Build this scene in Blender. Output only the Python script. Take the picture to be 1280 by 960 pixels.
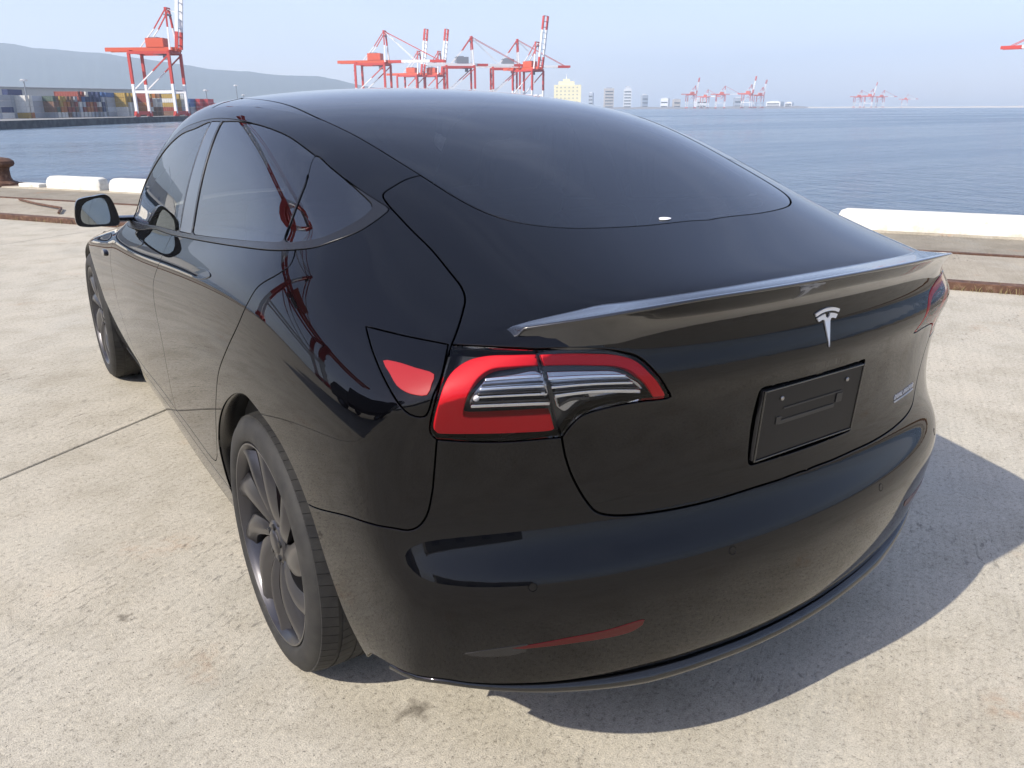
import bpy, bmesh, math, random
import numpy as np
from mathutils import Vector, Matrix
from mathutils.geometry import delaunay_2d_cdt
random.seed(7); rng=np.random.default_rng(7)
for o in list(bpy.data.objects): bpy.data.objects.remove(o)
sc=bpy.context.scene; COL=sc.collection
# ---------------------------------------------------------------- camera
CAM=dict(loc=(-1.3775,-1.8421,1.3837),yaw=0.5871,pit=0.3316,rol=-0.0043,f=1002.37)
cd=bpy.data.cameras.new('camera'); cam=bpy.data.objects.new('camera',cd); COL.objects.link(cam); sc.camera=cam
_sy,_cy,_sp,_cp=math.sin(CAM['yaw']),math.cos(CAM['yaw']),math.sin(CAM['pit']),math.cos(CAM['pit'])
_fw=Vector((_sy*_cp,_cy*_cp,-_sp)); _rt=Vector((_cy,-_sy,0)); _up=_rt.cross(_fw)
_r2=_rt*math.cos(CAM['rol'])+_up*math.sin(CAM['rol']); _u2=-_rt*math.sin(CAM['rol'])+_up*math.cos(CAM['rol'])
cam.matrix_world=Matrix(((_r2.x,_u2.x,-_fw.x,CAM['loc'][0]),(_r2.y,_u2.y,-_fw.y,CAM['loc'][1]),(_r2.z,_u2.z,-_fw.z,CAM['loc'][2]),(0,0,0,1)))
cd.sensor_fit='HORIZONTAL'; cd.sensor_width=36; cd.lens=CAM['f']/1280*36; cd.clip_start=.05; cd.clip_end=60000
# ---------------------------------------------------------------- sky and sun
SUN=Vector((-1.15,-.115,1)).normalized()
SUN_EL=math.asin(SUN.z); SUN_AZ=math.atan2(SUN.x,SUN.y)      # azimuth clockwise from +Y
W=bpy.data.worlds.new('World'); sc.world=W; W.use_nodes=True
nt=W.node_tree; nt.nodes.clear()
def wn(t,**k):
    n=nt.nodes.new(t)
    for a,b in k.items(): setattr(n,a,b)
    return n
sky=wn('ShaderNodeTexSky',sky_type='NISHITA',sun_disc=False,sun_elevation=SUN_EL,sun_rotation=SUN_AZ,altitude=0,air_density=1.0,dust_density=1.0,ozone_density=3.0)
bg=wn('ShaderNodeBackground'); bg.inputs['Strength'].default_value=.134
# thin high cloud streaks
tc=wn('ShaderNodeTexCoord'); mp=wn('ShaderNodeMapping'); mp.inputs['Scale'].default_value=(1.0,1.0,3.2)
ns=wn('ShaderNodeTexNoise'); ns.inputs['Scale'].default_value=2.6; ns.inputs['Detail'].default_value=7; ns.inputs['Roughness'].default_value=.58; ns.inputs['Distortion'].default_value=.4
rp=wn('ShaderNodeValToRGB'); rp.color_ramp.elements[0].position=.46; rp.color_ramp.elements[1].position=.80; rp.color_ramp.elements[1].color=(.40,.40,.40,1); rp.color_ramp.elements[0].color=(.14,.14,.14,1)
mx=wn('ShaderNodeMix',data_type='RGBA'); mx.inputs[7].default_value=(5.2,5.8,7.4,1)
out=wn('ShaderNodeOutputWorld'); L=nt.links.new
L(tc.outputs['Generated'],mp.inputs[0]); L(mp.outputs[0],ns.inputs['Vector']); L(ns.outputs[0],rp.inputs[0]); L(rp.outputs[0],mx.inputs[0]); tn=wn('ShaderNodeMix',data_type='RGBA',blend_type='MULTIPLY'); tn.inputs[0].default_value=1; tn.inputs[7].default_value=(1.06,.885,.94,1); L(sky.outputs[0],tn.inputs[6]); L(tn.outputs[2],mx.inputs[6]); L(mx.outputs[2],bg.inputs[0]); L(bg.outputs[0],out.inputs[0])
sl=bpy.data.lights.new('sun','SUN'); sl.energy=4.0; sl.angle=math.radians(.53); sl.color=(1,.93,.81)
so=bpy.data.objects.new('sun',sl); COL.objects.link(so); so.rotation_euler=SUN.to_track_quat('Z','Y').to_euler(); so.location=(-20,-2,18)
vs=sc.view_settings; vs.view_transform='Standard'; vs.look='None'; vs.exposure=.68; vs.gamma=1; vs.use_curve_mapping=False
sc.cycles.max_bounces=8; sc.cycles.transparent_max_bounces=12; sc.cycles.glossy_bounces=4; sc.cycles.volume_bounces=2; sc.cycles.caustics_reflective=False; sc.cycles.caustics_refractive=False

# ---------------------------------------------------------------- materials
MATS={}
def mat(name,col,rough=.5,metal=0,coat=0,spec=.5,emis=None,es=0,ior=None,fn=None,**kw):
    if name in MATS: return MATS[name]
    m=bpy.data.materials.new(name); m.use_nodes=True; b=m.node_tree.nodes['Principled BSDF']
    b.inputs['Base Color'].default_value=(*col,1); b.inputs['Roughness'].default_value=rough; b.inputs['Metallic'].default_value=metal
    b.inputs['Coat Weight'].default_value=coat; b.inputs['Coat Roughness'].default_value=kw.get('coat_rough',.02); b.inputs['Specular IOR Level'].default_value=spec
    if ior: b.inputs['IOR'].default_value=ior
    if emis: b.inputs['Emission Color'].default_value=(*emis,1); b.inputs['Emission Strength'].default_value=es
    if fn: fn(m.node_tree,b)
    MATS[name]=m; return m
class NT:
    """tiny helper for node graphs"""
    def __init__(s,t): s.t=t
    def n(s,ty,ins=None,**k):
        n=s.t.nodes.new(ty)
        for a,b in k.items(): setattr(n,a,b)
        for a,b in (ins or {}).items():
            if isinstance(b,bpy.types.NodeSocket): s.t.links.new(b,n.inputs[a])
            else: n.inputs[a].default_value=b
        return n
    def noise(s,vec,scale,detail=4,rough=.5,dist=0): return s.n('ShaderNodeTexNoise',{'Vector':vec,'Scale':scale,'Detail':detail,'Roughness':rough,'Distortion':dist}).outputs[0]
    def ramp(s,f,stops):
        n=s.n('ShaderNodeValToRGB',{0:f}); e=n.color_ramp.elements
        while len(e)<len(stops): e.new(.5)
        for el,(p,c) in zip(e,stops): el.position=p; el.color=(*c,1) if len(c)==3 else c
        return n.outputs[0]
    def mix(s,f,a,b,mode='MIX'):
        n=s.n('ShaderNodeMix',{0:f,6:a,7:b},data_type='RGBA',blend_type=mode); return n.outputs[2]
    def math(s,op,a,b=0,c=0): return s.n('ShaderNodeMath',{0:a,1:b,2:c},operation=op).outputs[0]
    def mapping(s,vec,scale=(1,1,1),rot=(0,0,0),loc=(0,0,0)): return s.n('ShaderNodeMapping',{'Vector':vec,'Scale':scale,'Rotation':rot,'Location':loc}).outputs[0]
    def obj(s): return s.n('ShaderNodeTexCoord').outputs['Object']
    def pos(s): return s.n('ShaderNodeNewGeometry').outputs['Position']
    def bump(s,h,strength=.3,dist=.01,normal=None):
        d={'Height':h,'Strength':strength,'Distance':dist}
        if normal is not None: d['Normal']=normal
        return s.n('ShaderNodeBump',d).outputs[0]
def paint_fn(t,b):
    g=NT(t); p=g.obj()
    dust=g.noise(p,9,6,.62); r=g.ramp(dust,[(.35,(.0,)*3),(.75,(.012,)*3)])
    t.links.new(r,b.inputs['Coat Roughness'])
    o=g.noise(p,420,2,.5); bm=g.bump(o,.006,.0004); t.links.new(bm,b.inputs['Coat Normal'])
PAINT=mat('black_paint',(.0012,.0012,.0018),.35,0,1.0,.0,fn=paint_fn)
PAINT.node_tree.nodes['Principled BSDF'].inputs['Coat IOR'].default_value=1.40
GBLACK=mat('gloss_black_trim',(.005,.005,.005),.06,0,.5)
SATIN=mat('satin_black_trim',(.008,.008,.009),.27)
PLASTIC=mat('black_plastic',(.012,.012,.013),.45)
VOID=mat('gap_black',(.002,.002,.002),.8,spec=.1)
RUBBER=mat('tyre_rubber',(.016,.016,.017),.72,fn=lambda t,b:(lambda g:(t.links.new(g.ramp(g.noise(g.obj(),22,5,.6),[(.3,(.009,.009,.010)),(.7,(.026,.025,.023))]),b.inputs['Base Color']),t.links.new(g.bump(g.noise(g.obj(),300,3),.15,.002),b.inputs['Normal'])))(NT(t)))
GUNMETAL=mat('gunmetal_rim',(.058,.057,.063),.33,.75,.25)
STEEL=mat('brake_steel',(.32,.31,.30),.35,1)
CHROME=mat('bright_metal',(.80,.80,.80),.16,1)
SILVER=mat('lamp_silver',(.55,.57,.60),.22,.9)
LAMPDARK=mat('lamp_housing',(.035,.038,.042),.25,.3)
LAMPMET=mat('lamp_reflector_shell',(.34,.35,.37),.22,.9)
RED=mat('red_lamp_plastic',(.56,.0025,.011),.5,0,0,.2)
REDREF=mat('red_reflector',(.27,.004,.008),.5,0,.3,.25)
REDDARK=mat('dark_red_reflector',(.055,.0012,.002),.25,0,0,.35)
SILVTXT=mat('silver_lettering',(.72,.73,.74),.3,.35)
WHITE=mat('white_plastic',(.8,.8,.8),.35)
PLATE=mat('plate_blank',(.007,.007,.0085),.34,spec=.2)
CLOTH=mat('cabin_black',(.016,.016,.017),.7)
CLOTH2=mat('cabin_seat',(.022,.022,.023),.5)
def glass(name,tint,ior=1.5,rough=.0,extra=0.0):
    if name in MATS: return MATS[name]
    m=bpy.data.materials.new(name); m.use_nodes=True; t=m.node_tree; t.nodes.clear(); g=NT(t)
    tr=g.n('ShaderNodeBsdfTransparent',{0:(*tint,1)}); gl=g.n('ShaderNodeBsdfGlossy',{0:(1,1,1,1),'Roughness':rough})
    fr=g.n('ShaderNodeFresnel',{'IOR':ior}).outputs[0]
    f=g.math('ADD',g.math('MULTIPLY',fr,1.0),extra)
    mxs=g.n('ShaderNodeMixShader',{0:f,1:tr.outputs[0],2:gl.outputs[0]}); o=g.n('ShaderNodeOutputMaterial',{0:mxs.outputs[0]})
    MATS[name]=m; return m
GLASS_F=glass('front_window_glass',(.42,.47,.46),1.55,extra=.03)
GLASS_R=glass('privacy_glass',(.10,.11,.115),1.6,extra=.05)
GLASS_T=glass('roof_glass_tint',(.12,.13,.145),1.52,extra=.008)
GLASS_W=glass('windshield_glass',(.5,.55,.53),1.52)
LENS=glass('lamp_lens',(.96,.96,.97),1.28)
MIRROR=mat('mirror_glass',(.55,.62,.66),.02,1)
# ---------------------------------------------------------------- object helpers
def tag(o,label=None,cat=None,group=None,kind=None):
    if label: o['label']=label
    if cat: o['category']=cat
    if group: o['group']=group
    if kind: o['kind']=kind
    return o
def empty(name,loc=(0,0,0),rz=0):
    o=bpy.data.objects.new(name,None); COL.objects.link(o); o.location=loc; o.rotation_euler=(0,0,rz); o.empty_display_size=.1; return o
def link(name,me,parent=None):
    o=bpy.data.objects.new(name,me); COL.objects.link(o)
    if parent is not None: o.parent=parent
    return o
def mesh(name,V,F,m,parent=None,N=None,smooth=False,midx=None):
    me=bpy.data.meshes.new(name); me.from_pydata([tuple(map(float,v)) for v in V],[],[tuple(map(int,f)) for f in F])
    for x in (m if isinstance(m,(list,tuple)) else [m]): me.materials.append(x)
    if midx is not None: me.polygons.foreach_set('material_index',np.asarray(midx,dtype=np.int32))
    if N is not None or smooth: me.polygons.foreach_set('use_smooth',[True]*len(me.polygons))
    me.update()
    if N is not None: me.normals_split_custom_set_from_vertices([tuple(map(float,v)) for v in N])
    return link(name,me,parent)
class MB:
    """collects simple solids into one mesh"""
    def __init__(s): s.V=[];s.F=[];s.M=[]
    def add(s,V,F,mi=0):
        k=len(s.V); s.V+=[tuple(v) for v in V]; s.F+=[tuple(i+k for i in f) for f in F]; s.M+=[mi]*len(F); return s
    def box(s,a,b,mi=0,T=None):
        x0,y0,z0=a;x1,y1,z1=b
        V=[(x0,y0,z0),(x1,y0,z0),(x1,y1,z0),(x0,y1,z0),(x0,y0,z1),(x1,y0,z1),(x1,y1,z1),(x0,y1,z1)]
        if T: V=[tuple(T@Vector(v)) for v in V]
        return s.add(V,[(0,3,2,1),(4,5,6,7),(0,1,5,4),(1,2,6,5),(2,3,7,6),(3,0,4,7)],mi)
    def bar(s,p,q,w,h=None,mi=0,n=4,ends=True):
        """prism between two points"""
        p=Vector(p);q=Vector(q);h=h or w;d=(q-p).normalized(); r=d.cross(Vector((0,0,1)))
        if r.length<1e-4: r=Vector((1,0,0))
        r.normalize(); u=r.cross(d)
        V=[]
        for c in (p,q):
            for i in range(n):
                a=2*math.pi*(i+.5)/n; k=math.sqrt(2) if n==4 else 1
                V.append(c+r*(math.cos(a)*w/2*k)+u*(math.sin(a)*h/2*k))
        F=[(i,(i+1)%n,n+(i+1)%n,n+i) for i in range(n)]
        if ends: F+=[tuple(reversed(range(n))),tuple(range(n,2*n))]
        return s.add(V,F,mi)
    def lathe(s,prof,n=24,axis='z',c=(0,0,0),mi=0,closed=False):
        V=[];F=[];m=len(prof)
        for i in range(n):
            a=2*math.pi*i/n
            for r,h in prof:
                if axis=='z': v=(r*math.cos(a),r*math.sin(a),h)
                elif axis=='x': v=(h,r*math.cos(a),r*math.sin(a))
                else: v=(r*math.cos(a),h,r*math.sin(a))
                V.append((v[0]+c[0],v[1]+c[1],v[2]+c[2]))
        for i in range(n):
            for j in range(m-1+(1 if closed else 0)):
                a=i*m+j;b=i*m+(j+1)%m;cc=((i+1)%n)*m+(j+1)%m;d=((i+1)%n)*m+j
                F.append((a,d,cc,b))
        return s.add(V,F,mi)
    def build(s,name,m,parent=None,smooth=False,bevel=0,seg=2):
        o=mesh(name,s.V,s.F,m,parent,smooth=smooth,midx=s.M if isinstance(m,(list,tuple)) else None)
        if bevel:
            b=o.modifiers.new('bevel','BEVEL'); b.width=bevel; b.segments=seg; b.limit_method='ANGLE'; b.angle_limit=math.radians(40)
        if smooth:
            try: o.data.set_sharp_from_angle(angle=math.radians(38))
            except Exception: pass
        return o
def prism(pts,z0,z1):
    """extruded polygon (x,y)"""
    n=len(pts); V=[(x,y,z0) for x,y in pts]+[(x,y,z1) for x,y in pts]
    return V,[tuple(reversed(range(n))),tuple(range(n,2*n))]+[(i,(i+1)%n,n+(i+1)%n,n+i) for i in range(n)]
def copy_tree(o,parent=None):
    c=o.copy(); COL.objects.link(c); c.parent=parent
    for ch in o.children:
        copy_tree(ch,c)
    return c
# ---------------------------------------------------------------- car body surface
class Spl:
    """natural cubic spline, linear outside"""
    def __init__(s,pts):
        a=np.array(sorted(map(tuple,pts)),float); s.x=a[:,0]; s.y=a[:,1]; n=len(a); h=np.diff(s.x)
        A=np.zeros((n,n)); b=np.zeros(n); A[0,0]=A[-1,-1]=1
        for i in range(1,n-1):
            A[i,i-1]=h[i-1];A[i,i]=2*(h[i-1]+h[i]);A[i,i+1]=h[i]
            b[i]=6*((s.y[i+1]-s.y[i])/h[i]-(s.y[i]-s.y[i-1])/h[i-1])
        s.m=np.linalg.solve(A,b); s.h=h
    def __call__(s,t):
        t=np.asarray(t,float); i=np.clip(np.searchsorted(s.x,t)-1,0,len(s.x)-2)
        tc=np.clip(t,s.x[0],s.x[-1])
        x0=s.x[i];h=s.h[i];A=(x0+h-tc)/h;B=(tc-x0)/h;m0=s.m[i];m1=s.m[i+1]
        v=A*s.y[i]+B*s.y[i+1]+((A**3-A)*m0+(B**3-B)*m1)*h*h/6
        d=(s.y[i+1]-s.y[i])/h+(-(3*A*A-1)*m0+(3*B*B-1)*m1)*h/6
        return v+(t-tc)*d
def smax(a,b,k): return .5*(a+b+np.sqrt((a-b)**2+k*k))
def smin(a,b,k): return .5*(a+b-np.sqrt((a-b)**2+k*k))
def sig(t): return 1/(1+np.exp(-np.clip(t,-40,40)))
zc=Spl([(-1.3,1.019),(-.95,1.068),(-.75,1.103),(-.5,1.168),(-.2,1.265),(.15,1.369),(.5,1.431),(.85,1.454),(1.2,1.450),(1.5,1.396),(1.8,1.268),(2.1,1.100),(2.35,.985),(2.6,.927),(3,.861),(3.45,.759),(3.72,.616),(4.1,.298)])
crown=Spl([(-1.2,.209),(-.7,.167),(-.3,.119),(.3,.114),(.9,.103),(1.6,.108),(2.4,.083),(3.2,.112),(4,.158)])
qy=Spl([(-1.2,-.065),(-.8,-.154),(-.3,-.235),(.3,-.160),(.9,-.002),(1.7,.325),(2.3,.428),(3,.306),(4,.359)])
zsh=Spl([(4,.80),(3.6,.83),(2.9,.90),(2.1,.935),(1.3,.965),(.5,1.03),(0,1.07),(-.4,1.075),(-.8,1.06),(-1.2,1.05)])   # shoulder height
wpl=Spl([(-1.2,.758),(-.9,.833),(-.6,.887),(-.3,.914),(.1,.924),(.7,.916),(1.5,.911),(2.3,.911),(2.9,.914),(3.4,.876),(3.7,.793),(4.1,.655)])
# side profile over height relative to shoulder (t=z/zsh)
sp=Spl([(.0,-.13),(.15,-.095),(.25,-.058),(.40,-.028),(.55,-.012),(.70,-.001),(.78,0),(.86,-.008),(.93,-.030),(1.0,-.085),(1.06,-.175),(1.12,-.32),(1.3,-.8)])
gb=Spl([(-1,.558),(-.7,.719),(-.4,.804),(-.1,.848),(.3,.866),(.9,.869),(1.5,.850),(2.1,.801),(2.6,.706),(4,.450)])   # greenhouse half width at z=1.0
gz=Spl([(.6,-.026),(.85,-.022),(.95,-.021),(1.05,-.035),(1.15,-.064),(1.25,-.104),(1.35,-.154),(1.45,-.214),(1.55,-.278)])
R0=Spl([(0,-.70),(.15,-.798),(.22,-.854),(.3,-.899),(.4,-.928),(.48,-.943),(.53,-.947),(.575,-.938),(.62,-.914),(.67,-.896),(.74,-.888),(.82,-.893),(.88,-.906),(.91,-.917),(.925,-.9205),(.94,-.920),(.97,-.9125),(.99,-.910),(1.01,-.9115),(1.03,-.917),(1.06,-.932),(1.1,-.96),(1.2,-.98)])
Fx=Spl([(0,3.60),(.2,3.68),(.35,3.715),(.5,3.715),(.62,3.69),(.75,3.60),(1.0,3.4)])
def f_body(P):
    x=np.abs(P[...,0]);y=P[...,1];z=P[...,2]
    Wl=wpl(y)+sp(z/zsh(y))
    G=gb(y)+gz(z)
    side=smin(x-Wl,x-G,.035)
    mm=.85*sig((.35-y)/.18)
    T=zc(y+qy(y)*x*x*(1-.5*mm+.5*mm*x*x/.45))-crown(y)*x*x*(1-mm+mm*x*x/.47)
    R=R0(z)+.25*x**2+.16*x**6
    F=Fx(z)-.42*x**2-.25*x**6
    f=smax(side,z-T,.055)
    f=smax(f,R-y,.045)
    f=smax(f,y-F,.06)
    return f
def grad(P,h=4e-4):
    g=np.zeros_like(P)
    for i in range(3):
        d=np.zeros(3);d[i]=h; g[...,i]=(f_body(P+d)-f_body(P-d))/(2*h)
    return g/np.maximum(np.linalg.norm(g,axis=-1,keepdims=True),1e-9)
C0=np.array([0,1.0,.50]); SC=np.array([.92,2.6,.92])
def lift(pq):
    """chart (azimuthal about +z in scaled space) -> point on body"""
    pq=np.atleast_2d(np.asarray(pq,float)); psi=np.hypot(pq[:,0],pq[:,1]); k=np.where(psi>1e-9,np.sin(psi)/np.maximum(psi,1e-9),1)
    d=np.stack([pq[:,0]*k,pq[:,1]*k,np.cos(psi)],-1)*SC
    lo=np.full(len(d),.3);hi=np.full(len(d),2.6)
    for _ in range(34):
        m=.5*(lo+hi); v=f_body(C0+d*m[:,None])>0
        hi=np.where(v,m,hi);lo=np.where(v,lo,m)
    return C0+d*(.5*(lo+hi))[:,None]
def chart(P):
    d=(np.atleast_2d(P)-C0)/SC; d=d/np.linalg.norm(d,axis=-1,keepdims=True)
    psi=np.arccos(np.clip(d[:,2],-1,1)); s=np.hypot(d[:,0],d[:,1]); k=psi/np.maximum(s,1e-9)
    return np.stack([d[:,0]*k,d[:,1]*k],-1)
def rayhit(o,d,t0=.3,t1=8,n=900):
    """first hit of rays with the body; returns points (nan when missing) and min f"""
    o=np.asarray(o);d=np.atleast_2d(d);t=np.linspace(t0,t1,n)
    V=f_body(o+d[:,None,:]*t[None,:,None]); mn=V.min(1)
    neg=V<0; i=np.argmax(neg,1); ok=neg.any(1)
    lo=t[np.maximum(i-1,0)];hi=t[i]
    for _ in range(30):
        m=.5*(lo+hi);v=f_body(o+d*m[:,None])<0
        hi=np.where(v,m,hi);lo=np.where(v,lo,m)
    P=o+d*hi[:,None]; P[~ok]=np.nan
    return P,mn
# ---------------------------------------------------------------- tracing helpers (photo pixel -> ray -> body surface)
_c=np.array(CAM['loc']); _R=np.array(_r2);_U=np.array(_u2);_Fw=np.array(_fw)
def pray(u,v):
    d=_Fw+_R*(u-640)/CAM['f']-_U*(v-480)/CAM['f']; return d/np.linalg.norm(d)
def PX(L):
    """pixels -> chart points"""
    D=np.array([pray(*a) for a in L]); P,mn=rayhit(_c,D)
    t=np.linspace(.8,6,500)
    for i in np.where(np.isnan(P[:,0]))[0]:
        Q=_c+D[i]*t[:,None]; P[i]=Q[np.argmin(f_body(Q))]
    return chart(P)
def solve(P,d,lo,hi):
    """surface along direction d from interior points P"""
    P=np.atleast_2d(np.asarray(P,float)); lo=np.full(len(P),lo);hi=np.full(len(P),hi); d=np.asarray(d,float)
    for _ in range(34):
        m=.5*(lo+hi); v=f_body(P+d*m[:,None])>0; hi=np.where(v,m,hi); lo=np.where(v,lo,m)
    return P+d*hi[:,None]
def side3(y,z): return solve(np.array([[-.2,y,z]]),(-1,0,0),0,1.2)[0]
def SP(L): return chart(solve(np.array([[-.2,y,z] for y,z in L]),(-1,0,0),0,1.2))
def TP(L): return chart(solve(np.array([[x,y,.55] for x,y in L]),(0,0,1),0,1.4))
def rear3(x,z): return solve([[x,.2,z]],(0,-1,0),0,1.6)[0]
def RP(L): return chart(solve(np.array([[x,.2,z] for x,z in L]),(0,-1,0),0,1.6))
def cat(*a): return np.concatenate(a)
def smooth_line(C,step=.010,closed=False):
    """Catmull-Rom through chart points, resampled"""
    C=np.asarray(C); n=len(C); out=[]
    rngi=range(n) if closed else range(n-1)
    for i in rngi:
        p1=C[i];p2=C[(i+1)%n]
        p0=C[i-1] if (i>0 or closed) else 2*p1-p2
        p3=C[(i+2)%n] if (i+2<n or closed) else 2*p2-p1
        L=np.linalg.norm(p2-p1); k=max(1,int(math.ceil(L/step)))
        d01=max(np.linalg.norm(p1-p0),1e-9)**.5;d12=max(L,1e-9)**.5;d23=max(np.linalg.norm(p3-p2),1e-9)**.5
        m1=(p2-p1)/1+d12*((p1-p0)/d01-(p2-p0)/(d01+d12)); m2=(p2-p1)+d12*((p3-p2)/d23-(p3-p1)/(d12+d23))
        for t in np.arange(k)/k:
            out.append((2*t**3-3*t*t+1)*p1+(t**3-2*t*t+t)*m1+(-2*t**3+3*t*t)*p2+(t**3-t*t)*m2)
    if not closed: out.append(C[-1])
    return np.array(out)
def inpoly(P,poly):
    x,y=P[:,0],P[:,1]; ins=np.zeros(len(P),bool); n=len(poly)
    for i in range(n):
        x1,y1=poly[i];x2,y2=poly[(i+1)%n]
        if y1==y2: continue
        c=((y1>y)!=(y2>y))&(x<(x2-x1)*(y-y1)/(y2-y1)+x1); ins^=c
    return ins
# ---------------------------------------------------------------- seam lines
S_=smooth_line
rail=S_(cat(TP([(-.545,1.50),(-.56,1.25),(-.562,.9)]),PX([(357,130),(397,147),(447,171),(500,203),(526,219),(567,245),(599,262),(630,273.5),(667,281),(721,285),(802,282)]),TP([(-.0,-.572)])))
header=S_(TP([(-.545,1.50),(-.3,1.565),(0,1.585)]))
roofx=S_(TP([(-.66,.98),(-.3,1.0),(0,1.005)]))
ws_side=S_(TP([(-.545,1.50),(-.60,1.72),(-.68,2.0),(-.73,2.22)])); ws_base=S_(TP([(-.73,2.22),(-.5,2.38),(-.25,2.46),(0,2.485)]))
dlo=S_(cat(SP([(1.93,.955),(1.80,1.045),(1.57,1.165),(1.38,1.262),(1.2,1.318)]),PX([(247,153),(273,148),(307,152),(340,163),(380,187),(413,210),(447,235),(473,252),(486,261),(480,268),(468,277),(447,290),(413,303),(390,310),(347,313),(297,308),(247,300),(213,293),(190,286)]),SP([(1.55,.945),(1.85,.928),(1.93,.935)])),closed=True)
gfront=S_(cat(PX([(263,153)]),(lambda a:a[0]+(a[1]-a[0])*np.linspace(.1,.98,8)[:,None])(PX([(263,153),(223,290)])),PX([(212,287),(197,283)]),SP([(1.55,.968),(1.86,.955),(1.84,.985),(1.72,1.07),(1.55,1.158),(1.36,1.25),(1.18,1.302),(1.0,1.325)])),closed=True)
grear=S_(PX([(278,152),(302,152),(327,157),(360,170),(389,190.5),(393,193.5),(378.5,233),(365.5,266),(354,299),(351,301.5),(313,301),(267,296.5),(243,293.5)]),closed=False); grear=cat(grear,(lambda a:a[0]+(a[1]-a[0])*np.linspace(.02,.97,12)[:,None])(PX([(240,292),(277,153)])))
gquart=S_(PX([(395.5,194.5),(412,208),(427,220),(453,243),(464,254),(465,258),(457,268),(433,283),(400,297),(372,302),(358,302),(356,299),(368,266),(381,233)]),closed=True)
deck_l=S_(PX([(526,219),(508,224),(490,234),(481,240),(478.5,246),(508,281),(540,313),(562,340),(576,358),(581,372),(578,390),(571,413),(564,431)]))
lamp_top=S_(PX([(564,431),(613,433.5),(670,437)]))
lamp_split=S_(PX([(670,437),(682,477),(693,517),(702,547)]))
deck_b=S_(cat(PX([(702,547),(707,573),(717,600),(733,627),(744,639),(757,643.5),(789,644),(846,636)]),RP([(-.24,.6525),(-.1,.654),(0,.654)])))
bump_u=S_(PX([(370,620),(390,633),(440,647),(490,660),(510,663),(522,659),(533,645),(540,617),(543,587),(546,550)]))
lamp_bot=S_(PX([(546,550),(590,552.5),(640,552),(702,547)]))
lamp_left=S_(PX([(546,550),(538,541),(543,505),(551,476),(560,445),(564,431)]))
lamp_in=S_(PX([(670,437),(733,437),(773,440),(800,448),(820,467),(834,488),(838,496),(830,498.5),(800,502),(757,510),(727,520),(712,534),(702,547)]))
port=S_(PX([(457,408),(507,420),(560,430.5)]),.01); port=cat(port,S_(PX([(560,430.5),(551,472),(541,495),(535,515),(530,521),(520,521),(512,518),(500,507),(480,473),(465,437),(457,408)]))[1:-1])
d_rear=S_(PX([(372,298),(369,312),(368,319),(362,332),(347,343),(323,358),(310,378),(297,407),(284,435),(273,466),(270,497),(270,535),(271,553)]))
d_rbot=S_(SP([(.475,.405),(.535,.365),(.63,.35),(1.10,.35)]))
d_mid=S_(cat(SP([(1.10,.35),(1.09,.42)]),PX([(209,462),(202,424),(195,391),(191.5,356),(199,329),(213,297),(222,284)])))
d_fbot=S_(SP([(1.10,.35),(1.75,.35),(1.90,.37),(1.965,.43)]))
d_fr=S_(cat(SP([(1.965,.43),(2.02,.55)]),PX([(141.5,351),(138,320)]),SP([(2.0,.87),(1.97,.95)])))
hood=S_(TP([(-.73,2.22),(-.78,2.45),(-.79,2.8),(-.76,3.1),(-.68,3.35),(-.5,3.52),(-.2,3.60),(0,3.615)]))
fend_f=S_(cat(TP([(-.73,3.22)]),SP([(3.26,.66),(3.27,.5),(3.27,.3),(3.27,.1)])))
fend_b=S_(cat(SP([(1.97,.95)]),TP([(-.73,2.22)])))
arch_r=S_(cat(SP([(.41,.10),(.415,.25)]),PX([(281,590),(274,560),(273,535),(277,513),(285,499),(296,492),(307,495),(316,505),(345,545),(365,583),(385,632),(410,710),(430,765)]),SP([(-.46,.30),(-.50,.22),(-.50,.10)])))
arch_f=S_(SP([(3.27,.10),(3.262,.28)]+[(2.875+.392*math.cos(a),.336+.392*math.sin(a)) for a in np.linspace(0,math.pi,15)]+[(2.48,.25),(2.475,.10)]))
sill_t=S_(SP([(.40,.315),(.8,.305),(1.6,.305),(2.2,.315),(2.49,.33)]))
lip_px=cat(PX([(475,823)]),RP([(x,.286+.10*x*x) for x in (-.80,-.74,-.68,-.58,-.45,-.3,-.15)]))
bottom=S_(cat(RP([(0,.286),(-.05,.2862)]),lip_px[::-1],SP([(-.5,.30),(-.42,.21),(0,.205),(.42,.205),(1.0,.2),(2.0,.2),(2.5,.2),(2.875,.19),(3.27,.19),(3.45,.19)]),chart(np.array([solve([[x,1.5,z]],(0,1,0),0,3)[0] for x,z in ((-.6,.19),(-.3,.185),(0,.185))]))))
out_scale=1.35
POLY={}
def poly(name,*parts): POLY[name]=cat(*parts)
cen_r=np.array([[0,-3.0]]); cen_f=np.array([[0,3.0]])
poly('front_bumper',hood[len(hood)//2:],cen_f,fend_f[-1:]*1.3,fend_f[::-1])
poly('front_fender',fend_b,hood[:int(len(hood)*.72)],fend_f,arch_f,d_fr)
poly('side_sill',sill_t,arch_f[-1:]*1.2,arch_r[:1]*1.2)
poly('windshield',header[::-1],ws_side[1:],ws_base[1:])
poly('hood',ws_base[::-1],hood[1:])
i0=len(rail)
poly('rear_glass',rail,header[::-1])
poly('roof_glass',roofx,header[::-1],rail[:int(len(rail)*.34)])
poly('rear_door',d_rear,d_rbot,d_mid[1:])
poly('front_door',d_mid[::-1],d_fbot[1:],d_fr[1:],SP([(1.7,1.05),(1.2,1.2)]))
poly('rear_bumper',bump_u,lamp_bot[1:],deck_b[1:],cen_r,lip_px[:1]*1.3,arch_r[-1:]*1.2,np.array(arch_r[len(arch_r)//2:][::-1]))
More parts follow.
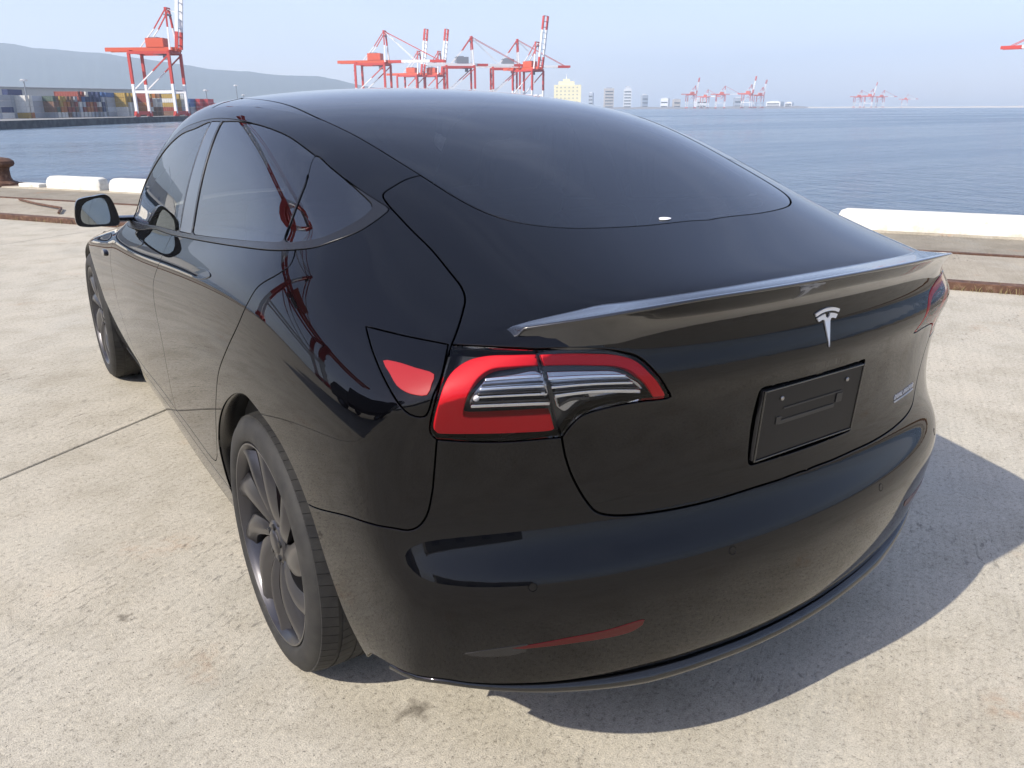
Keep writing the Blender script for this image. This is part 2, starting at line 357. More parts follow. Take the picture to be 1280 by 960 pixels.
# trunk lid
_k=np.argmin(np.linalg.norm(rail-deck_l[0],axis=1))
poly('trunk_lid',rail[_k:],deck_b[::-1],lamp_split[::-1][1:],lamp_top[::-1][1:],deck_l[::-1][1:-1])
poly('tail_lamp',lamp_left[::-1],lamp_bot[1:],lamp_split[::-1][1:],lamp_top[::-1][1:-1])
poly('trunk_lamp',lamp_in,lamp_split[::-1][1:-1])
poly('charge_door',port)
_hw,_hh,_cr=.168,.083,.010; _pc=[(sx*(_hw-_cr)+_cr*math.cos(a),.786+sz_*(_hh-_cr)+_cr*math.sin(a)) for sx,sz_,a0 in ((-1,1,90),(-1,-1,180)) for a in np.radians(np.linspace(a0,a0+90,5))]
_pe=[(0,.786+_hh)]+[(x,.786+_hh) for x in np.linspace(0,-(_hw-_cr),12)[1:-1]]+_pc[:5]+[(-_hw,.786+z) for z in np.linspace(_hh-_cr,-(_hh-_cr),10)[1:-1]]+_pc[5:]+[(x,.786-_hh) for x in np.linspace(-(_hw-_cr),0,12)[1:-1]]+[(0,.786-_hh)]
poly('plate_recess',RP(_pe))
poly('window_trim',dlo); poly('b_pillar',(lambda a,b:cat(a[0]+(a[1]-a[0])*np.linspace(0,1,12)[:,None],b[0]+(b[1]-b[0])*np.linspace(0,1,12)[:,None]))(PX([(265,152),(225,289.5)]),PX([(238.5,292.5),(275.5,152)]))); poly('front_window',gfront); poly('rear_window',grear); poly('quarter_window',gquart)
poly('arch_rear',arch_r); poly('arch_front',arch_f)
ORDER=['side_sill','front_bumper','front_fender','windshield','hood','rear_glass','roof_glass','front_door','rear_door','rear_bumper','trunk_lid','plate_recess','charge_door','tail_lamp','trunk_lamp','window_trim','b_pillar','front_window','rear_window','quarter_window','arch_rear','arch_front']
# ---------------------------------------------------------------- triangulate the chart once
def cdt(points,lines,closed):
    pts=[];edges=[]
    for L,cl in zip(lines,closed):
        k=len(pts);pts+=[Vector(p) for p in L];n=len(L)
        edges+=[(k+i,k+i+1) for i in range(n-1)]
        if cl: edges.append((k+n-1,k))
    pts+=[Vector(p) for p in points]
    r=delaunay_2d_cdt(pts,edges,[],0,1e-6)
    return np.array([tuple(v) for v in r[0]]),np.array([tuple(f) for f in r[2] if len(f)==3])
dom=cat(np.array([[0,0.]]),bottom[:0]); 
qb=bottom[0][1]; qf=bottom[-1][1]
centre=np.stack([np.zeros(260),np.linspace(qf,qb,262)[1:-1]],-1)
bottom[0,0]=bottom[-1,0]=0
DOM=cat(bottom,centre)
for k in POLY: POLY[k][:,0]=np.minimum(POLY[k][:,0],0)
h=.0155
gx,gy=np.meshgrid(np.arange(-2.2,-.004,h),np.arange(-2.2,2.3,h)); gx=gx+(np.arange(gx.shape[0])%2)[:,None]*h*.5
G=np.stack([gx.ravel(),gy.ravel()],-1); G=G[(G[:,0]<-.006)&inpoly(G,DOM)]
lines=[DOM]+[POLY[k] for k in ORDER]
allp=cat(*lines)
from mathutils.kdtree import KDTree
kd=KDTree(len(allp))
for i,p in enumerate(allp): kd.insert((p[0],p[1],0),i)
kd.balance()
G=np.array([p for p in G if kd.find((p[0],p[1],0))[2]>.0065])
PV,PT=cdt(G,lines,[True]*len(lines))
cen=PV[PT].mean(1); PT=PT[inpoly(cen,DOM)]; cen=PV[PT].mean(1)
cls=np.zeros(len(PT),int)          # 0 = quarter panel / body side
for i,k in enumerate(ORDER): cls[inpoly(cen,POLY[k])]=i+1
P3=lift(PV); P3[np.abs(PV[:,0])<1e-6,0]=0
N3=grad(P3); N3[P3[:,0]==0,0]=0; N3/=np.linalg.norm(N3,axis=1,keepdims=True)
# triangle orientation
a,b,c_=P3[PT[:,0]],P3[PT[:,1]],P3[PT[:,2]]; fl=(np.cross(b-a,c_-a)*N3[PT].mean(1)).sum(1)<0; PT[fl]=PT[fl][:,::-1]
ar=np.linalg.norm(np.cross(b-a,c_-a),axis=1); keep=ar>1e-10; PT=PT[keep];cls=cls[keep]
# ---------------------------------------------------------------- turning a set of triangles into a panel with rolled edges
def panel(name,V,N,T,m,parent,gap=.0014,rnd=.0014,depth=.011,off=0.0,em=None,center=False,skip=None):
    """V,N arrays, T triangles; returns object. boundary gets a gap, a rounded edge and a flange"""
    u,inv=np.unique(T,return_inverse=True); V=V[u].copy();N=N[u].copy();T=inv.reshape(T.shape)
    V=V+N*off
    if center:
        n=len(V); on=np.abs(V[:,0])<1e-5; idx=np.where(on,np.arange(n),n+np.cumsum(~on)-1)
        V2=V[~on].copy();V2[:,0]*=-1;N2=N[~on].copy();N2[:,0]*=-1
        T=np.concatenate([T,idx[T][:,::-1]]);V=np.concatenate([V,V2]);N=np.concatenate([N,N2])
    E={}
    for t in T:
        for i in range(3):
            a,b=int(t[i]),int(t[(i+1)%3]); E.setdefault((min(a,b),max(a,b)),[]).append((a,b))
    be=[e[0] for e in E.values() if len(e)==1]
    inn=np.zeros_like(V)
    for a,b in be:
        d=V[b]-V[a]; l=np.linalg.norm(d)
        if l<1e-9: continue
        w=np.cross(N[a]+N[b],d/l); w/=max(np.linalg.norm(w),1e-9); inn[a]+=w; inn[b]+=w
    bl=np.linalg.norm(inn,axis=1); bv=np.where(bl>1e-6)[0]
    k=np.clip(2/np.maximum(bl[bv],1e-6),1,1.8); I=inn[bv]/bl[bv][:,None]
    V0=V[bv].copy(); Nb=N[bv]; V[bv]=V0+I*(gap+rnd)*k[:,None]
    n=len(V); m_=len(bv); mp={int(x):i for i,x in enumerate(bv)}
    B=V0+I*(gap+.3*rnd)*k[:,None]-Nb*.3*rnd; C=V0+I*gap*k[:,None]-Nb*rnd; D=V0+I*gap*k[:,None]-Nb*depth
    VV=np.concatenate([V,B,C,D]); NB=Nb*.7-I*.7; NN=np.concatenate([N,NB,-I,-I])
    F=[tuple(t) for t in T]; nt=len(F)
    for a,b in be:
        if a not in mp or b not in mp: continue
        ia,ib=mp[a],mp[b]
        F.append((b,a,n+ia,n+ib)); F.append((n+ib,n+ia,n+m_+ia,n+m_+ib)); F.append((n+m_+ib,n+m_+ia,n+2*m_+ia,n+2*m_+ib))
    mi=[0]*nt+[1 if em else 0]*(len(F)-nt)
    return mesh(name,VV,F,[m,em] if em else m,parent,N=NN,midx=mi if em else None)
def mirrored(o,name=None):
    me=o.data.copy(); n=len(me.vertices); co=np.empty(n*3);me.vertices.foreach_get('co',co); co=co.reshape(-1,3)
    V=co.copy();V[:,0]*=-1
    nl=len(me.loops); ln=np.empty(nl*3); 
    cn=np.array([tuple(x.vector) for x in o.data.corner_normals]); li=np.array([l.vertex_index for l in o.data.loops])
    NN=np.zeros((n,3)); NN[li]=cn; NN[:,0]*=-1
    F=[tuple(reversed(p.vertices)) for p in o.data.polygons]; mi=[p.material_index for p in o.data.polygons]
    smooth=len(o.data.polygons)>0 and o.data.polygons[0].use_smooth
    return mesh(name or o.name.split('.')[0],V,F,list(o.data.materials),o.parent,N=NN if smooth else None,midx=mi)
def patch(name,outline,m,parent,off=0.0,step=.012,gap=0,rnd=.0008,depth=.004,center=False):
    """a free-standing piece of the body surface inside a chart outline"""
    O=np.asarray(outline); lo=O.min(0);hi=O.max(0)
    gx,gy=np.meshgrid(np.arange(lo[0],hi[0],step),np.arange(lo[1],hi[1],step)); g=np.stack([gx.ravel(),gy.ravel()],-1)
    if len(g): g=g[inpoly(g,O)]
    if len(g):
        d=np.min(np.linalg.norm(g[:,None]-O[None],axis=2),axis=1); g=g[d>step*.45]
    v,t=cdt(g,[O],[True]); t=t[inpoly(v[t].mean(1),O)]
    p=lift(v);n=grad(p); a,b,c=p[t[:,0]],p[t[:,1]],p[t[:,2]]; f=(np.cross(b-a,c-a)*n[t].mean(1)).sum(1)<0; t[f]=t[f][:,::-1]
    return panel(name,p,n,t,m,parent,gap=gap,rnd=rnd,depth=depth,off=off)
CAR=empty('parked_car',(0,0,0)); tag(CAR,'glossy black electric sedan with dark wheels parked on the concrete quay','car')
def sel(k): return PT[cls==(ORDER.index(k)+1 if k else 0)]
both=lambda o,l=None:(mirrored(o),o)
side={}
side['quarter']=panel('quarter_panel',P3,N3,sel(None),PAINT,CAR,depth=.012)
for k,nm,m,kw in (('front_fender','front_fender',PAINT,{}),('front_door','door',PAINT,{}),('rear_door','door',PAINT,{}),('side_sill','side_sill',PAINT,{}),('charge_door','charge_port_door',PAINT,dict(gap=.0012)),
     ('window_trim','window_trim',SATIN,dict(gap=.0006,off=.0008)),('b_pillar','pillar_trim',GBLACK,dict(gap=.0006,off=.0002)),('front_window','side_window',GLASS_F,dict(gap=.0004,off=-.002,depth=.003)),('rear_window','side_window',GLASS_R,dict(gap=.0004,off=-.002,depth=.003)),('quarter_window','quarter_window',GLASS_R,dict(gap=.0004,off=-.002,depth=.003)),
     ('tail_lamp','tail_lamp',LENS,dict(gap=.0012,depth=.006)),('trunk_lamp','tail_lamp',LENS,dict(gap=.0012,depth=.006))):
    side[k]=panel(nm,P3,N3,sel(k),m,CAR,**kw)
MIR={k:mirrored(o) for k,o in side.items()}
for k,m,kw in (('front_bumper',PAINT,{}),('hood',PAINT,{}),('windshield',GLASS_W,dict(gap=.001,off=-.002)),('roof_glass',GLASS_T,dict(gap=.0022,off=-.001)),('rear_glass',GLASS_T,dict(gap=.0022,off=-.001)),('trunk_lid',PAINT,dict(gap=.0022,depth=.016)),('plate_recess',GBLACK,dict(gap=-.001,off=-.0145,depth=.002)),('rear_bumper',PAINT,{})):
    side[k]=panel(k,P3,N3,sel(k),m,CAR,center=True,**kw)
# dark structure under the panels (shows only inside the shut lines)
ns_=['front_window','rear_window','quarter_window','windshield','roof_glass','rear_glass','arch_rear','arch_front','tail_lamp','trunk_lamp']
bad=[ORDER.index(k)+1 for k in ns_]; T=PT[~np.isin(cls,bad)]
u,inv=np.unique(T,return_inverse=True); Vi=P3[u]-N3[u]*.013; T=inv.reshape(T.shape); V2=Vi.copy();V2[:,0]*=-1
mesh('body_structure',np.concatenate([Vi,V2]),[tuple(t) for t in T]+[tuple(t[::-1]+len(Vi)) for t in T],VOID,CAR)
# ---------------------------------------------------------------- tail lamps: housing, red light guides, bright bars under the clear lens
def lampset(mk):
    L1,L2=side['tail_lamp'],side['trunk_lamp']
    hous1=patch('lamp_housing',POLY['tail_lamp'],LAMPDARK,L1,off=-.030,rnd=.001,depth=.004)
    hous2=patch('lamp_housing',POLY['trunk_lamp'],LAMPDARK,L2,off=-.026,rnd=.001,depth=.004)
    red1=cat(S_(PX([(670,442.5),(640,442),(613,442),(590,446),(574,454),(561,466),(552,484),(546,508),(541,531),(541.5,539),(546,543.5),(557,544.5),(607,544.5),(655,543),(691,540),(694,538)])),S_(PX([(689,520),(640,522.5),(585,524),(580,523),(579,520),(583,500),(592,480),(602,468),(616,460.5),(640,458.5),(674,457)])))
    red2=cat(S_(PX([(676,443),(740,443),(775,444.5),(798,452),(817,470),(829,488),(833,496.5),(830,498)])),S_(PX([(818,499),(814,492),(803,476),(790,464),(774,458.5),(740,457),(681,457)])))
    r1=patch('light_guide',red1,RED,L1,off=-.004,rnd=.003,depth=.018); r2=patch('light_guide',red2,RED,L2,off=-.004,rnd=.003,depth=.018)
    bars=[]
    def strip(px0,px1,w,m,par,off,nm='reflector_bar'):
        a=[(u,v-w/2) for u,v in px0]; b=[(u,v+w/2) for u,v in px0][::-1]
        return patch(nm,S_(PX(a+b),closed=True) if False else cat(S_(PX(a)),S_(PX(b))),m,par,off=off,rnd=.0015,depth=.014)
    sh1=cat(S_(PX([(604,470),(640,466),(679,465),(690,517)])),S_(PX([(640,519),(590,520),(586,515),(592,492)])))
    sh2=cat(S_(PX([(686,464),(740,463),(780,465),(798,478),(811,494)])),S_(PX([(790,499),(757,504),(730,509),(709,523),(699,517)])))
    patch('reflector_shell',sh1,LAMPMET,L1,off=-.024,rnd=.002,depth=.006); patch('reflector_shell',sh2,LAMPMET,L2,off=-.020,rnd=.002,depth=.006)
    for k,(v,w,m) in enumerate(((472,5,SILVER),(480,3.2,LAMPDARK),(486.5,5.5,SILVER),(494,3,LAMPDARK),(500,4.5,SILVER),(507,3,LAMPDARK),(513,4.5,SILVER))):
        x0=606-(v-470)*.42; strip([(x0,v+1),(640,v-.8),(678+(v-470)*.28,v-2.4)],0,w,m,L1,-.013 if m is SILVER else -.010)
    for k,(v,w,m) in enumerate(((471,5,SILVER),(477.5,2.6,LAMPDARK),(483,5,SILVER),(489.5,2.6,LAMPDARK),(495.5,5,SILVER))):
        strip([(687+(v-470)*.35,v+2.5+(v-470)*.12),(740,v),(786+(v-470)*.75,v-.4)],0,w,m,L2,-.013 if m is SILVER else -.010)
    strip([(701,512),(716,504),(740,503)],0,4,LAMPDARK,L2,-.010)
    return
lampset(0)
def bulb(px,par,r=.006):
    P=lift(PX([px]))[0]; n=grad(P[None])[0]; b=MB(); b.lathe([(r*math.sin(t),r*math.cos(t)) for t in np.linspace(0,math.pi,7)],12,c=tuple(P-n*.016)); return b.build('bulb',WHITE,par,smooth=True)
bulb((595,503),side['tail_lamp']); bulb((681,497),side['tail_lamp'],.004)
for k in ('tail_lamp','trunk_lamp'):
    for ch in list(side[k].children):
        m=mirrored(ch); m.parent=MIR[k]
# red reflector in the charge port door, low reflectors, parking sensors
rf=patch('reflector',S_(PX([(479,451),(494,452),(520,460),(543,468),(540,480),(534,494),(520,494),(507,490),(496,482),(488,468)]),closed=True),REDREF,side['charge_door'],off=.0014,depth=.004)
mirrored(rf).parent=MIR['charge_door']
lowr=cat(S_(PX([(640,810),(700,799),(760,787),(800,775),(806,774)])),S_(PX([(803,781),(790,789),(760,797),(700,806),(655,811)])))
lr=patch('reflector',lowr,REDDARK,side['rear_bumper'],off=.0012,depth=.004); mirrored(lr)
slot=cat(S_(PX([(578,817),(610,812),(660,804.5)])),S_(PX([(658,814),(640,819),(610,821),(590,820)])))
sl_=patch('bumper_slot',slot,SATIN,side['rear_bumper'],off=.0008,depth=.003); mirrored(sl_)
for px in ((666,734),(916,688)):
    P=lift(PX([px]))[0]
    for s in (1,-1):
        p=P*np.array([s,1,1]); n=grad(p[None])[0]; q=Vector(n).to_track_quat('Z','Y').to_matrix().to_4x4(); q.translation=Vector(p)
        b=MB(); b.lathe([(0,.0004),(.0072,.0004),(.0078,-.0004),(.0084,.0006),(.0096,.0005),(.0102,-.002)],24); V=[tuple(q@Vector(v)) for v in b.V]; b.V=V; b.build('parking_sensor',PAINT,side['rear_bumper'],smooth=True)
# lower lip of the rear bumper
U=lift(bottom[:np.argmin(np.linalg.norm(bottom-lip_px[0],axis=1))]); U=U[::3]; U[0,0]=0
Uf=np.concatenate([U[::-1],(U*np.array([-1,1,1]))[1:]]); nU=grad(Uf); nU[:,2]=0; nU/=np.linalg.norm(nU,axis=1,keepdims=True)
s_=np.abs(Uf[:,0]); tp=np.clip((.74-s_)/.34,0,1)[:,None]; dn=np.array([0,0,-1.])
sec=[(-.030,.004),(-.012,.006),(.004,.012),(.009,.019),(.011,.026),(.008,.034),(-.005,.046),(-.045,.062),(-.30,.075)]
V=[];F=[]
for i in range(len(Uf)):
    for o_,d_ in sec: V.append(Uf[i]+nU[i]*(o_*tp[i] if o_>0 else o_)+dn*(d_*(.35+.65*tp[i])))
m_=len(sec)
for i in range(len(Uf)-1):
    for j in range(m_-1): F.append((i*m_+j,i*m_+j+1,(i+1)*m_+j+1,(i+1)*m_+j))
mesh('bumper_lip',V,F,GBLACK,CAR,smooth=True)
# ---------------------------------------------------------------- boot spoiler
sy=Spl([(0,-.948),(.25,-.936),(.41,-.902),(.53,-.842),(.60,-.782),(.63,-.752)]); sz=Spl([(0,1.085),(.25,1.083),(.41,1.075),(.53,1.056),(.60,1.039),(.63,1.0305)])
xs=np.concatenate([np.linspace(-.642,-.5,34)[:-1],np.linspace(-.5,.5,60),np.linspace(.5,.642,34)[1:]])
def topz(x,y): return solve(np.stack([x,y,np.full_like(x,.93)],-1),(0,0,1),0,.7)[:,2]
ax=np.abs(xs); wS=np.clip((.650-ax)/.16,0,1)**.6; yl=sy(ax); zl=sz(ax); LL=.088-.080*(1-wS)
bl=np.clip((ax-.628)/.013,0,1); bl=bl*bl*(3-2*bl); zl=zl*(1-bl)+(topz(xs,yl+.004)-.002)*bl
rows=[]
z0=topz(xs,yl+LL)
for t in np.linspace(0,1,9):
    y=yl+LL*(1-t); z=z0+(zl-z0)*t-.0012*wS*math.sin(math.pi*t)
    tz=topz(xs,np.maximum(y,yl+.035)); z=np.where(y>yl+.035,np.maximum(z,tz+.0006),z)
    if t==0: z=z0-.0015
    rows.append(np.stack([xs,y,z],-1))
rows+=[np.stack([xs,yl-.0022,zl-.0012],-1),np.stack([xs,yl-.0026,zl-.0035],-1),np.stack([xs,yl-.001,zl-.0055],-1)]
zb=zl-.0055-(.056*wS+.010*(1-bl)); yb=solve(np.stack([xs,np.full_like(xs,.2),zb],-1),(0,-1,0),0,1.6)[:,1]+.0015
yb=np.maximum(yb,yl-.001)
for t in np.linspace(.08,1,10): rows.append(np.stack([xs,yl+(yb-yl)*(1-(1-t)**1.7),zl-.0055+(zb-zl+.0055)*t],-1))
V=[tuple(rows[j][i]) for i in range(len(xs)) for j in range(len(rows))]; F=[]; row=rows
m_=len(row)
for i in range(len(xs)-1):
    for j in range(m_-1): F.append((i*m_+j,(i+1)*m_+j,(i+1)*m_+j+1,i*m_+j+1))
sp_o=mesh('boot_spoiler',V,F,mat('spoiler_black',(.006,.006,.007),.2,0,1.0),CAR,smooth=True); sp_o.data.set_sharp_from_angle(angle=math.radians(50))
# ---------------------------------------------------------------- emblem and lettering on the boot lid (follow its surface)
def on_rear(V2,F2,name,m,x0,z0,sx,sz_,th,parent,rot=0):
    V=[];N=[]
    cr,sr=math.cos(rot),math.sin(rot)
    base=[(x0+(u*cr-v*sr)*sx,z0+(u*sr+v*cr)*sz_) for u,v,_ in V2]
    P=solve(np.array([[x,.2,z] for x,z in base]),(0,-1,0),0,1.6); n=grad(P)
    V=P+n*np.array([th*w+.0002 for *_,w in V2])[:,None]
    return mesh(name,V,F2,m,parent)
def arcpts(cx,cy,r,a0,a1,n): return [(cx+r*math.cos(a),cy+r*math.sin(a)) for a in np.linspace(a0,a1,n)]
def ext(poly2):
    n=len(poly2); bm_=[Vector((x,y,0)) for x,y in poly2]
    from mathutils.geometry import tessellate_polygon
    T=tessellate_polygon([bm_]); V=[(x,y,1) for x,y in poly2]+[(x,y,0) for x,y in poly2]
    return V,[tuple(t) for t in T]+[(i,(i+1)%n,n+(i+1)%n,n+i) for i in range(n)]
A=lambda d:math.radians(d)
top=arcpts(0,-.62,1.10,A(116),A(64),16)+arcpts(0,-.62,1.005,A(64),A(116),16)
low=arcpts(0,-.62,.94,A(115.5),A(96),9)+[(-.075,.235),(0,.175),(.075,.235)]+arcpts(0,-.62,.94,A(84),A(64.5),9)+[(.33,.12),(.24,.155),(.145,.16),(.105,.10),(.0,-.62),(-.105,.10),(-.145,.16),(-.24,.155),(-.33,.12)]
for pl in (top,low):
    V2,F2=ext([(x,y) for x,y in pl]); on_rear(V2,F2,'emblem',SILVTXT,-.006,.976,.079,.0705,.003,side['trunk_lid'])
def text_mesh(s):
    cu=bpy.data.curves.new('t','FONT'); cu.body=s; cu.align_x='CENTER'; cu.size=1; cu.extrude=.03; cu.resolution_u=2; cu.space_character=1.15
    o=bpy.data.objects.new('t',cu); COL.objects.link(o); dg=bpy.context.evaluated_depsgraph_get(); dg.update(); me=bpy.data.meshes.new_from_object(o.evaluated_get(dg))
    V=[tuple(v.co) for v in me.vertices]; F=[tuple(p.vertices) for p in me.polygons]; bpy.data.objects.remove(o); return V,F
tp_=lift(PX([(1130,490)]))[0]
V,F=text_mesh('DUAL MOTOR'); mxw=max(v[0] for v in V)
V=[(v[0]/mxw+.12*(v[1]-.35),v[1],1 if v[2]>0 else 0) for v in V]
on_rear(V,F,'lettering',SILVTXT,tp_[0],tp_[2]-.002,.064,.0150,.0018,side['trunk_lid'])
V,F=ext([(-1,-.4),(1,-.4),(1,-.1),(-1,-.1)]); 
nseg=16; P2=[(-1+2*i/nseg,-.1) for i in range(nseg+1)]+[(1-2*i/nseg,-.32) for i in range(nseg+1)]
V,F=ext(P2); on_rear(V,F,'lettering',SILVTXT,tp_[0],tp_[2]-.006,.064,.012,.0018,side['trunk_lid'])
# ---------------------------------------------------------------- number plate blank in its recess
pz=.786; PT_=Matrix.Translation((0,rear3(0,pz)[1]+.0015,pz))@Matrix.Rotation(math.atan2(rear3(0,.86)[1]-rear3(0,.715)[1],.145)*-1.0,4,'X')
def pbox(b,x0,x1,y0,y1,z0,z1): b.box((x0,y0,z0),(x1,y1,z1),T=PT_); return b
b=MB(); pbox(b,-.160,.160,-.003,.008,-.0775,.0775); b.build('plate_holder',PLASTIC,CAR,bevel=.0025)
fr=MB()
for a,c2 in (((-.161,-.078),(-.1565,.078)),((.1565,-.078),(.161,.078)),((-.1565,.0738),(.1565,.078)),((-.1565,-.078),(.1565,-.0738))): pbox(fr,a[0],c2[0],-.0075,-.0032,a[1],c2[1])
fr.build('plate_frame',GBLACK,CAR,bevel=.0015)
b=MB(); pbox(b,-.1555,.1555,-.0055,-.0033,-.073,.073); pl_=b.build('number_plate_blank',PLATE,CAR,bevel=.001)
b=MB(); pbox(b,-.095,.095,-.0072,-.0057,.026,.030); pbox(b,-.105,.075,-.0072,-.0057,-.006,.003); pbox(b,.078,.098,-.0076,-.0057,.004,.025); pbox(b,-.112,-.098,-.0076,-.0057,-.004,.012); b.build('bracket_rib',PLASTIC,pl_,bevel=.0008)
for x in (-.105,.105):
    b=MB(); b.lathe([(0,-.0100),(.0035,-.0100),(.0048,-.0085),(.0048,-.006)],14,axis='y',c=(x,.001,.052)); b.V=[tuple(PT_@Vector(v)) for v in b.V]; b.build('bolt',STEEL,pl_,smooth=True)
# ---------------------------------------------------------------- door handles, side repeater camera
for yc,zc_,k in ((.40,.965,'rear_door'),(1.47,.905,'front_door')):
    o_=[(yc+.125*math.cos(t),zc_+(.016 if math.sin(t)>0 else .013)*math.sin(t)*abs(math.sin(t))**.2+.03*(-.125*math.cos(t))/.25) for t in np.linspace(0,2*math.pi,40)[:-1]]
    d1=patch('door_handle',SP(o_),PAINT,side[k],off=.0022,rnd=.0012,depth=.006); mirrored(d1).parent=MIR[k]
rc=[(2.20+.05*math.cos(t),.772+.014*math.sin(t)) for t in np.linspace(0,2*math.pi,20)[:-1]]
d1=patch('side_camera',SP(rc),GBLACK,side['front_fender'],off=.010,rnd=.004,depth=.014); mirrored(d1).parent=MIR['front_fender']
# ---------------------------------------------------------------- door mirrors
def onY(u,v,y):
    d=pray(u,v); t=(y-_c[1])/d[1]; return _c+t*d
def rim_loft(loop,secs):
    """loop: outline points (x,z) ; secs: (scale, dy)"""
    L=np.array(loop); c=L.mean(0); V=[];F=[];n=len(L)
    for s,dy,sh in secs:
        for x,z in (L-c)*s+c+np.array(sh): V.append((x,dy,z))
    for i in range(len(secs)-1):
        for j in range(n): F.append((i*n+j,i*n+(j+1)%n,(i+1)*n+(j+1)%n,(i+1)*n+j))
    return V,F,n
def cr2(pts,k=5):
    return [tuple(p) for p in smooth_line(np.array(pts),.012,closed=True)]
ym=1.78
mo=cr2([onY(u,v,ym)[[0,2]] for u,v in ((93.5,263),(96,251),(104,247.5),(118,245),(131,243),(137,246),(144,258),(150,277),(148,281.5),(130,283),(108,284),(97,281.5))])
mg=cr2([onY(u,v,ym)[[0,2]] for u,v in ((101,271),(103.5,257),(112,250.5),(129,247.5),(133,253),(138,275),(136,279),(122,280.5),(108,280),(103,277))])
V,F,n=rim_loft(mo,[(.97,ym+.012,(0,0)),(.985,ym-.004,(0,0)),(1.0,ym+.002,(0,0)),(1.0,ym+.02,(0,0)),(.97,ym+.06,(.004,0)),(.85,ym+.10,(.01,0)),(.6,ym+.13,(.018,0)),(.2,ym+.145,(.022,0))])
F.append(tuple(range(7*n,8*n)))
mh=mesh('door_mirror',V,F,GBLACK,CAR,smooth=True)
V=[(x,ym+.0005,z) for x,z in mg]; gm=mesh('mirror_glass',V,[tuple(range(len(mg)))],MIRROR,mh)
f_=MB(); V,F,n=rim_loft(mo,[(.975,ym+.004,(0,0)),(.1,ym+.006,(0,0))]); mesh('mirror_bezel',V,F,SATIN,mh)
a=np.array(onY(148,272,ym)); t_=np.array(side3(1.93,.945))
b=MB(); b.bar((a[0]-.01,ym+.04,a[2]-.008),(t_[0]+.03,1.90,t_[2]+.005),.055,.026,n=8); b.build('mirror_arm',GBLACK,mh,smooth=True)
m2=mirrored(mh,'door_mirror'); 
for ch in list(mh.children): mirrored(ch).parent=m2
# ---------------------------------------------------------------- wheel arches: inner liners
for yc,s in ((0,1),(2.875,1),(0,-1),(2.875,-1)):
    R=.44; n=28; V=[];F=[]
    for i in range(n+1):
        t=-.35+(2.80+.35)*i/n
        for x in ((.85 if yc==0 else .80),.50): V.append((-s*x,yc+R*math.cos(t)-(.02 if yc==0 else 0),.336+R*math.sin(t)))
    for i in range(n): F.append((2*i,2*i+1,2*i+3,2*i+2))
    V+=[(-s*.50,yc-.42,.22),(-s*.50,yc+.42,.22),(-s*.50,yc+.5,.85),(-s*.50,yc-.5,.85)]; k=len(V); F.append((k-4,k-3,k-2,k-1))
    mesh('wheel_well_liner',V,F,VOID,CAR)
b=MB(); b.box((-.58,-.28,.175),(.58,3.3,.20)); b.build('underbody',PLASTIC,CAR)
# ---------------------------------------------------------------- rolled wheel-arch lips
for nm_,L_ in (('r',arch_r),('f',arch_f)):
    P_=lift(L_); P_=P_[(P_[:,2]>np.where(P_[:,1]<-.2,.315,.2))]; V=[];F=[]
    for p in P_:
        cx_=0.0 if nm_=='r' else 2.875; d_=np.array([0,p[1]-cx_,p[2]-.336]); d_/=np.linalg.norm(d_)
        V+=[p+np.array([.004,0,0])+d_*.003,p+np.array([.012,0,0])-d_*.004,p+np.array([.075,0,0])+d_*.012]
    for i in range(len(P_)-1):
        for j in range(2): F.append((i*3+j,i*3+j+1,(i+1)*3+j+1,(i+1)*3+j))
    o=mesh('arch_lip',V,F,SATIN,CAR,smooth=True); mirrored(o)
